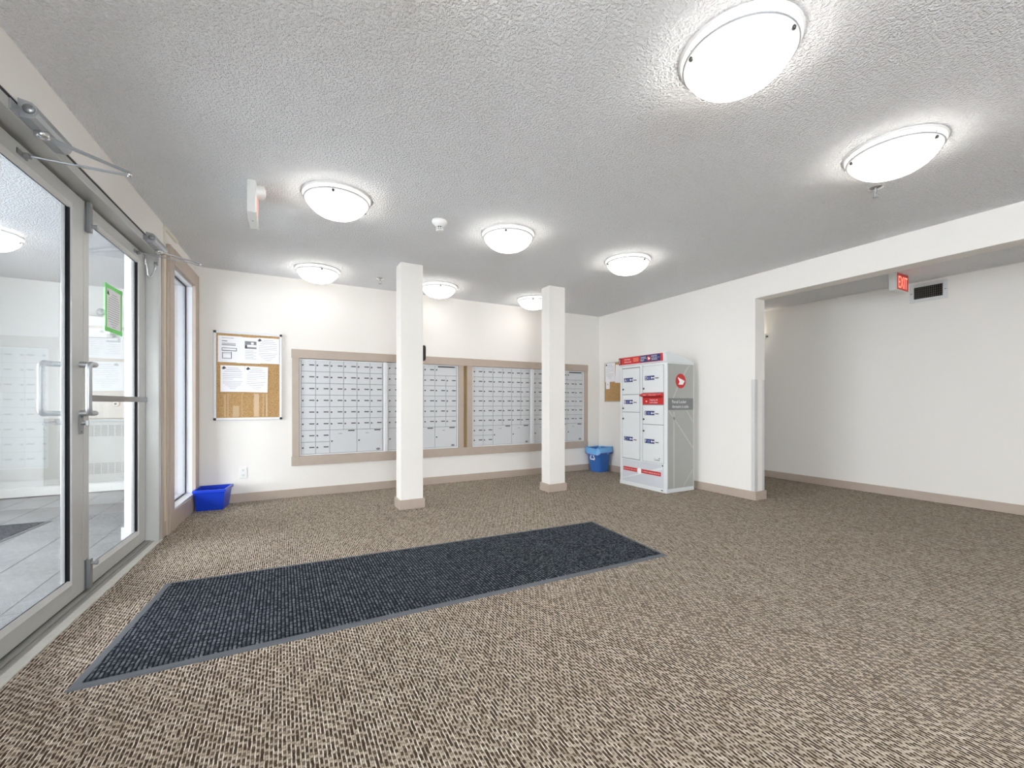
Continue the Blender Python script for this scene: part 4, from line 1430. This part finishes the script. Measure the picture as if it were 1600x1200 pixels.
sc_ = Thing('wall_sconce', 'glowing frosted half-bowl sconce on the passage wall, mostly behind the wall end', 'wall light', (XC, 3.83, 2.0))
prof = []
bowl = MB()
vs, fs = [], []
NA, NR = 20, 8
for i in range(NR + 1):
    t = i / NR * math.pi / 2
    for j in range(NA + 1):
        a = -math.pi / 2 + math.pi * j / NA
        r = 0.17 * math.cos(t) + 0.02
        vs.append((XC - 0.01 - 0.10 * math.cos(a) * math.cos(t), 3.83 + r * math.sin(a), 2.04 - 0.10 * math.sin(t)))
fs = [(i * (NA + 1) + j, i * (NA + 1) + j + 1, (i + 1) * (NA + 1) + j + 1, (i + 1) * (NA + 1) + j) for i in range(NR) for j in range(NA)]
bowl.add(vs, fs, sm=True)
sc_.part('bowl', bowl, 'sconce')
sc_.part('back_plate', B(XC - 0.012, XC, 3.60, 4.06, 1.97, 2.04, c=0.004), 'white_plastic')
sc_.part('finial', MB().lathe([(0, -0.034), (0.010, -0.028), (0.013, -0.018), (0.006, -0.006), (0.006, 0)], (XC - 0.008, 3.60, 2.004), 12, 'y'), 'knob')


# ------------------------------------------------------------------ exit signs
def exit_sign_passage():
    x0, x1, y0, y1, z0, z1 = 5.410, 5.680, 1.892, 1.962, 2.185, ZC
    t = Thing('exit_sign', 'white exit sign with glowing red letters under the passage ceiling by the vent', 'exit sign', ((x0 + x1) / 2, (y0 + y1) / 2, ZC))
    t.part('housing', B(x0, x1, y0, y1, z0, z1, c=0.006), 'offwhite')
    fa = t.part('face_panel', B(x0 + 0.012, x1 - 0.012, y0 - 0.003, y0, z0 + 0.012, z1 - 0.010), 'exit_face', label='dim red face panel')
    t.text('lettering', 'EXIT', 'exit_red', (x0 + 0.028, y0 - 0.0042, z0 + 0.028), (1, 0, 0), (0, 0, 1), 0.120, 0.205, parent=fa)


def exit_sign_hanging():
    x0, x1, y0, y1, z0, z1 = -0.190, -0.142, 3.095, 3.395, 2.237, H
    t = Thing('exit_sign', 'white exit sign seen edge-on, hanging from the ceiling by the doors', 'exit sign', ((x0 + x1) / 2, (y0 + y1) / 2, H))
    t.part('housing', B(x0, x1, y0, y1, z0, z1, c=0.004), 'offwhite')
    fa = t.part('face_panel', B(x1, x1 + 0.003, y0 + 0.01, y1 - 0.01, z0 + 0.01, z1 - 0.012), 'white_plastic')
    t.text('lettering', 'EXIT', emit('exit_letters_pale', (255, 160, 140), 0.7), (x1 + 0.0034, y0 + 0.03, z0 + 0.036), (0, 1, 0), (0, 0, 1), 0.110, 0.200, parent=fa)
    t.part('lamp_knob', MB().lathe([(0, 0.052), (0.020, 0.050), (0.038, 0.040), (0.042, 0.020), (0.042, 0.0)], (x1 + 0.003, y0 + 0.045, 2.385), 24, 'x'), 'white_plastic', label='round white end knob')
    t.part('screw', MB().lathe([(0, -0.002), (0.004, -0.0015), (0.004, 0)], ((x0 + x1) / 2, y0 + 0.15, z0), 10), 'knob')


exit_sign_passage()
exit_sign_hanging()

# ------------------------------------------------------------------ ceiling lights
RB = 0.202
BP = [(0.0, -0.136), (0.04, -0.1345), (0.08, -0.128), (0.12, -0.115), (0.150, -0.096), (0.174, -0.074), (0.188, -0.056), (RB, -0.036), (RB + 0.003, -0.031), (RB - 0.004, -0.029)]
ME_BOWL = MB().lathe(BP, seg=56).mesh('bowl'); ME_BOWL.materials.append(M['bowl'])
ME_PAN = MB().lathe([(0.0, -0.016), (0.120, -0.016), (0.210, -0.011), (0.219, -0.008), (0.221, 0.0)], seg=40).mesh('pan'); ME_PAN.materials.append(M['white_plastic'])
ME_RING = MB().lathe([(RB - 0.002, -0.034), (RB + 0.0045, -0.034), (RB + 0.0055, -0.030), (RB + 0.003, -0.026), (RB - 0.003, -0.027)], seg=56).mesh('rim_shade_ring'); ME_RING.materials.append(mat('rim_shade_grey', (176, 177, 178), 0.3))  # grey ring paints the shade line between bowl rim and pan
ME_CLIP = MB().lathe([(0, -0.054), (0.007, -0.052), (0.009, -0.044), (0.006, -0.038), (0.003, -0.036), (0.003, -0.012)], seg=12).mesh('clip_knob'); ME_CLIP.materials.append(M['knob'])


def dome(x, y, lab, ang=0.0, z=H):
    e = bpy.data.objects.new('ceiling_light', None)
    COL.objects.link(e)
    e.location = (x, y, z)
    e['label'], e['category'], e['group'] = lab, 'ceiling light', 'frosted bowl ceiling lights'
    link('bowl', ME_BOWL, None, e)
    link('pan', ME_PAN, None, e)
    link('rim_shade_ring', ME_RING, None, e)
    for k in range(3):
        a = ang + k * 2 * math.pi / 3
        link('clip_knob', ME_CLIP, None, e, ((RB - 0.006) * math.cos(a), (RB - 0.006) * math.sin(a), 0))
    l = bpy.data.lights.new('bulb', 'POINT')
    l.energy = BULB
    l.shadow_soft_size = 0.03
    l.color = (1.0, 0.97, 0.92)
    o = bpy.data.objects.new('bulb', l)
    COL.objects.link(o)
    o.parent = e
    o.location = (0, 0, -0.045)
    return e


LX, LY = (0.330, 1.640, 2.955), (1.050, 3.092, 4.850)
LABS = {(1, 0): 'bowl ceiling light nearest the camera and largest in view', (2, 0): 'bowl ceiling light with a sprinkler beside it, nearest the passage opening',
        (0, 1): 'bowl ceiling light beside the hanging edge-on exit sign', (1, 1): 'bowl ceiling light beside the smoke detector', (2, 1): 'bowl ceiling light by itself in front of the wall with the parcel locker',
        (0, 2): 'bowl ceiling light near the back wall above the mailboxes beside the notice board', (1, 2): 'bowl ceiling light just past the post nearer the doors', (2, 2): 'bowl ceiling light half hidden by the post nearer the parcel locker',
        (0, 0): 'bowl ceiling light overhead just inside the doors, out of view'}
for i in range(3):
    for j in range(3):
        x_, y_ = LX[i], LY[j]
        if (i, j) == (1, 0):
            x_ = 1.59
        dome(x_, y_, LABS[(i, j)], ang=-2.15 + 0.35 * ((i * 2 + j) % 3))
for i in range(3):  # unseen lamps added behind the camera for more light
    dome(LX[i], -1.0, ['added bowl ceiling light behind the camera on the entrance side', 'added bowl ceiling light behind the camera in the middle row', 'added bowl ceiling light behind the camera on the passage side'][i])
dome(-2.13, 5.12, 'bowl ceiling light in the entry, seen through the door glass')
dome(-2.13, 2.60, 'added bowl ceiling light, out of view at the near end of the entry')  # lamp out of view, added to light the entry
dome(5.37, -1.2, 'added bowl ceiling light in the passage behind the camera', z=ZC)  # unseen lamp added to light the passage

# smoke detector and sprinklers
sm = Thing('smoke_detector', 'round white smoke detector with slotted tip on the ceiling', 'smoke detector', (1.058, 3.112, H))
sm.part('base', MB().lathe([(0.0, 0.0), (0.056, 0.0), (0.058, -0.008), (0.056, -0.020), (0.044, -0.034), (0.032, -0.044), (0.026, -0.048)], (1.058, 3.112, H), 30), 'white_plastic')
cg = MB()
for k in range(10):
    a = 2 * math.pi * k / 10
    c0 = Vector((1.058 + 0.025 * math.cos(a), 3.112 + 0.025 * math.sin(a), 0))
    cg.tube([(c0.x, c0.y, H - 0.046), (c0.x, c0.y, H - 0.076)], 0.0035, seg=6)
cg.lathe([(0.0, -0.080), (0.022, -0.080), (0.028, -0.076), (0.028, -0.072), (0.0, -0.072)], (1.058, 3.112, H), 24)
cg.lathe([(0.0, -0.060), (0.027, -0.060), (0.027, -0.063), (0.0, -0.063)], (1.058, 3.112, H), 24)
sm.part('sensor_cage', cg, 'white_plastic')
sm.part('sensor_core', MB().lathe([(0.018, -0.046), (0.018, -0.074)], (1.058, 3.112, H), 18), 'ink_dark')


def sprinkler(x, y, lab):
    t = Thing('sprinkler_head', lab, 'sprinkler', (x, y, H), group='ceiling sprinkler heads')
    t.part('escutcheon', MB().lathe([(0.0, -0.010), (0.016, -0.010), (0.036, -0.005), (0.042, 0.0)], (x, y, H), 26), 'chrome')
    m = MB().tube([(x, y, H - 0.008), (x, y, H - 0.026)], 0.008, seg=10)
    for s_ in (-1, 1):
        m.tube([(x + s_ * 0.008, y, H - 0.022), (x + s_ * 0.013, y, H - 0.036), (x + s_ * 0.003, y, H - 0.054)], 0.003, seg=8)
    t.part('frame_arms', m, 'steel')
    t.part('deflector', MB().lathe([(0, -0.054), (0.016, -0.054), (0.017, -0.057), (0, -0.058)], (x, y, H), 16), 'steel')


sprinkler(3.383, 1.291, 'chrome sprinkler head beside the bowl light nearest the passage')
sprinkler(0.966, 4.877, 'small chrome sprinkler head near the back wall beside the post')

# black reader on the post's far side
rd = Thing('card_reader', 'black wall box sticking out from the side of the post nearer the doors', 'reader', (1.250, 4.29, 1.56))
rd.part('case', B(1.250, 1.292, 4.235, 4.345, 1.485, 1.640, c=0.008), 'black')
rd.part('face_plate', B(1.292, 1.297, 4.245, 4.335, 1.500, 1.625, c=0.002), 'knob')
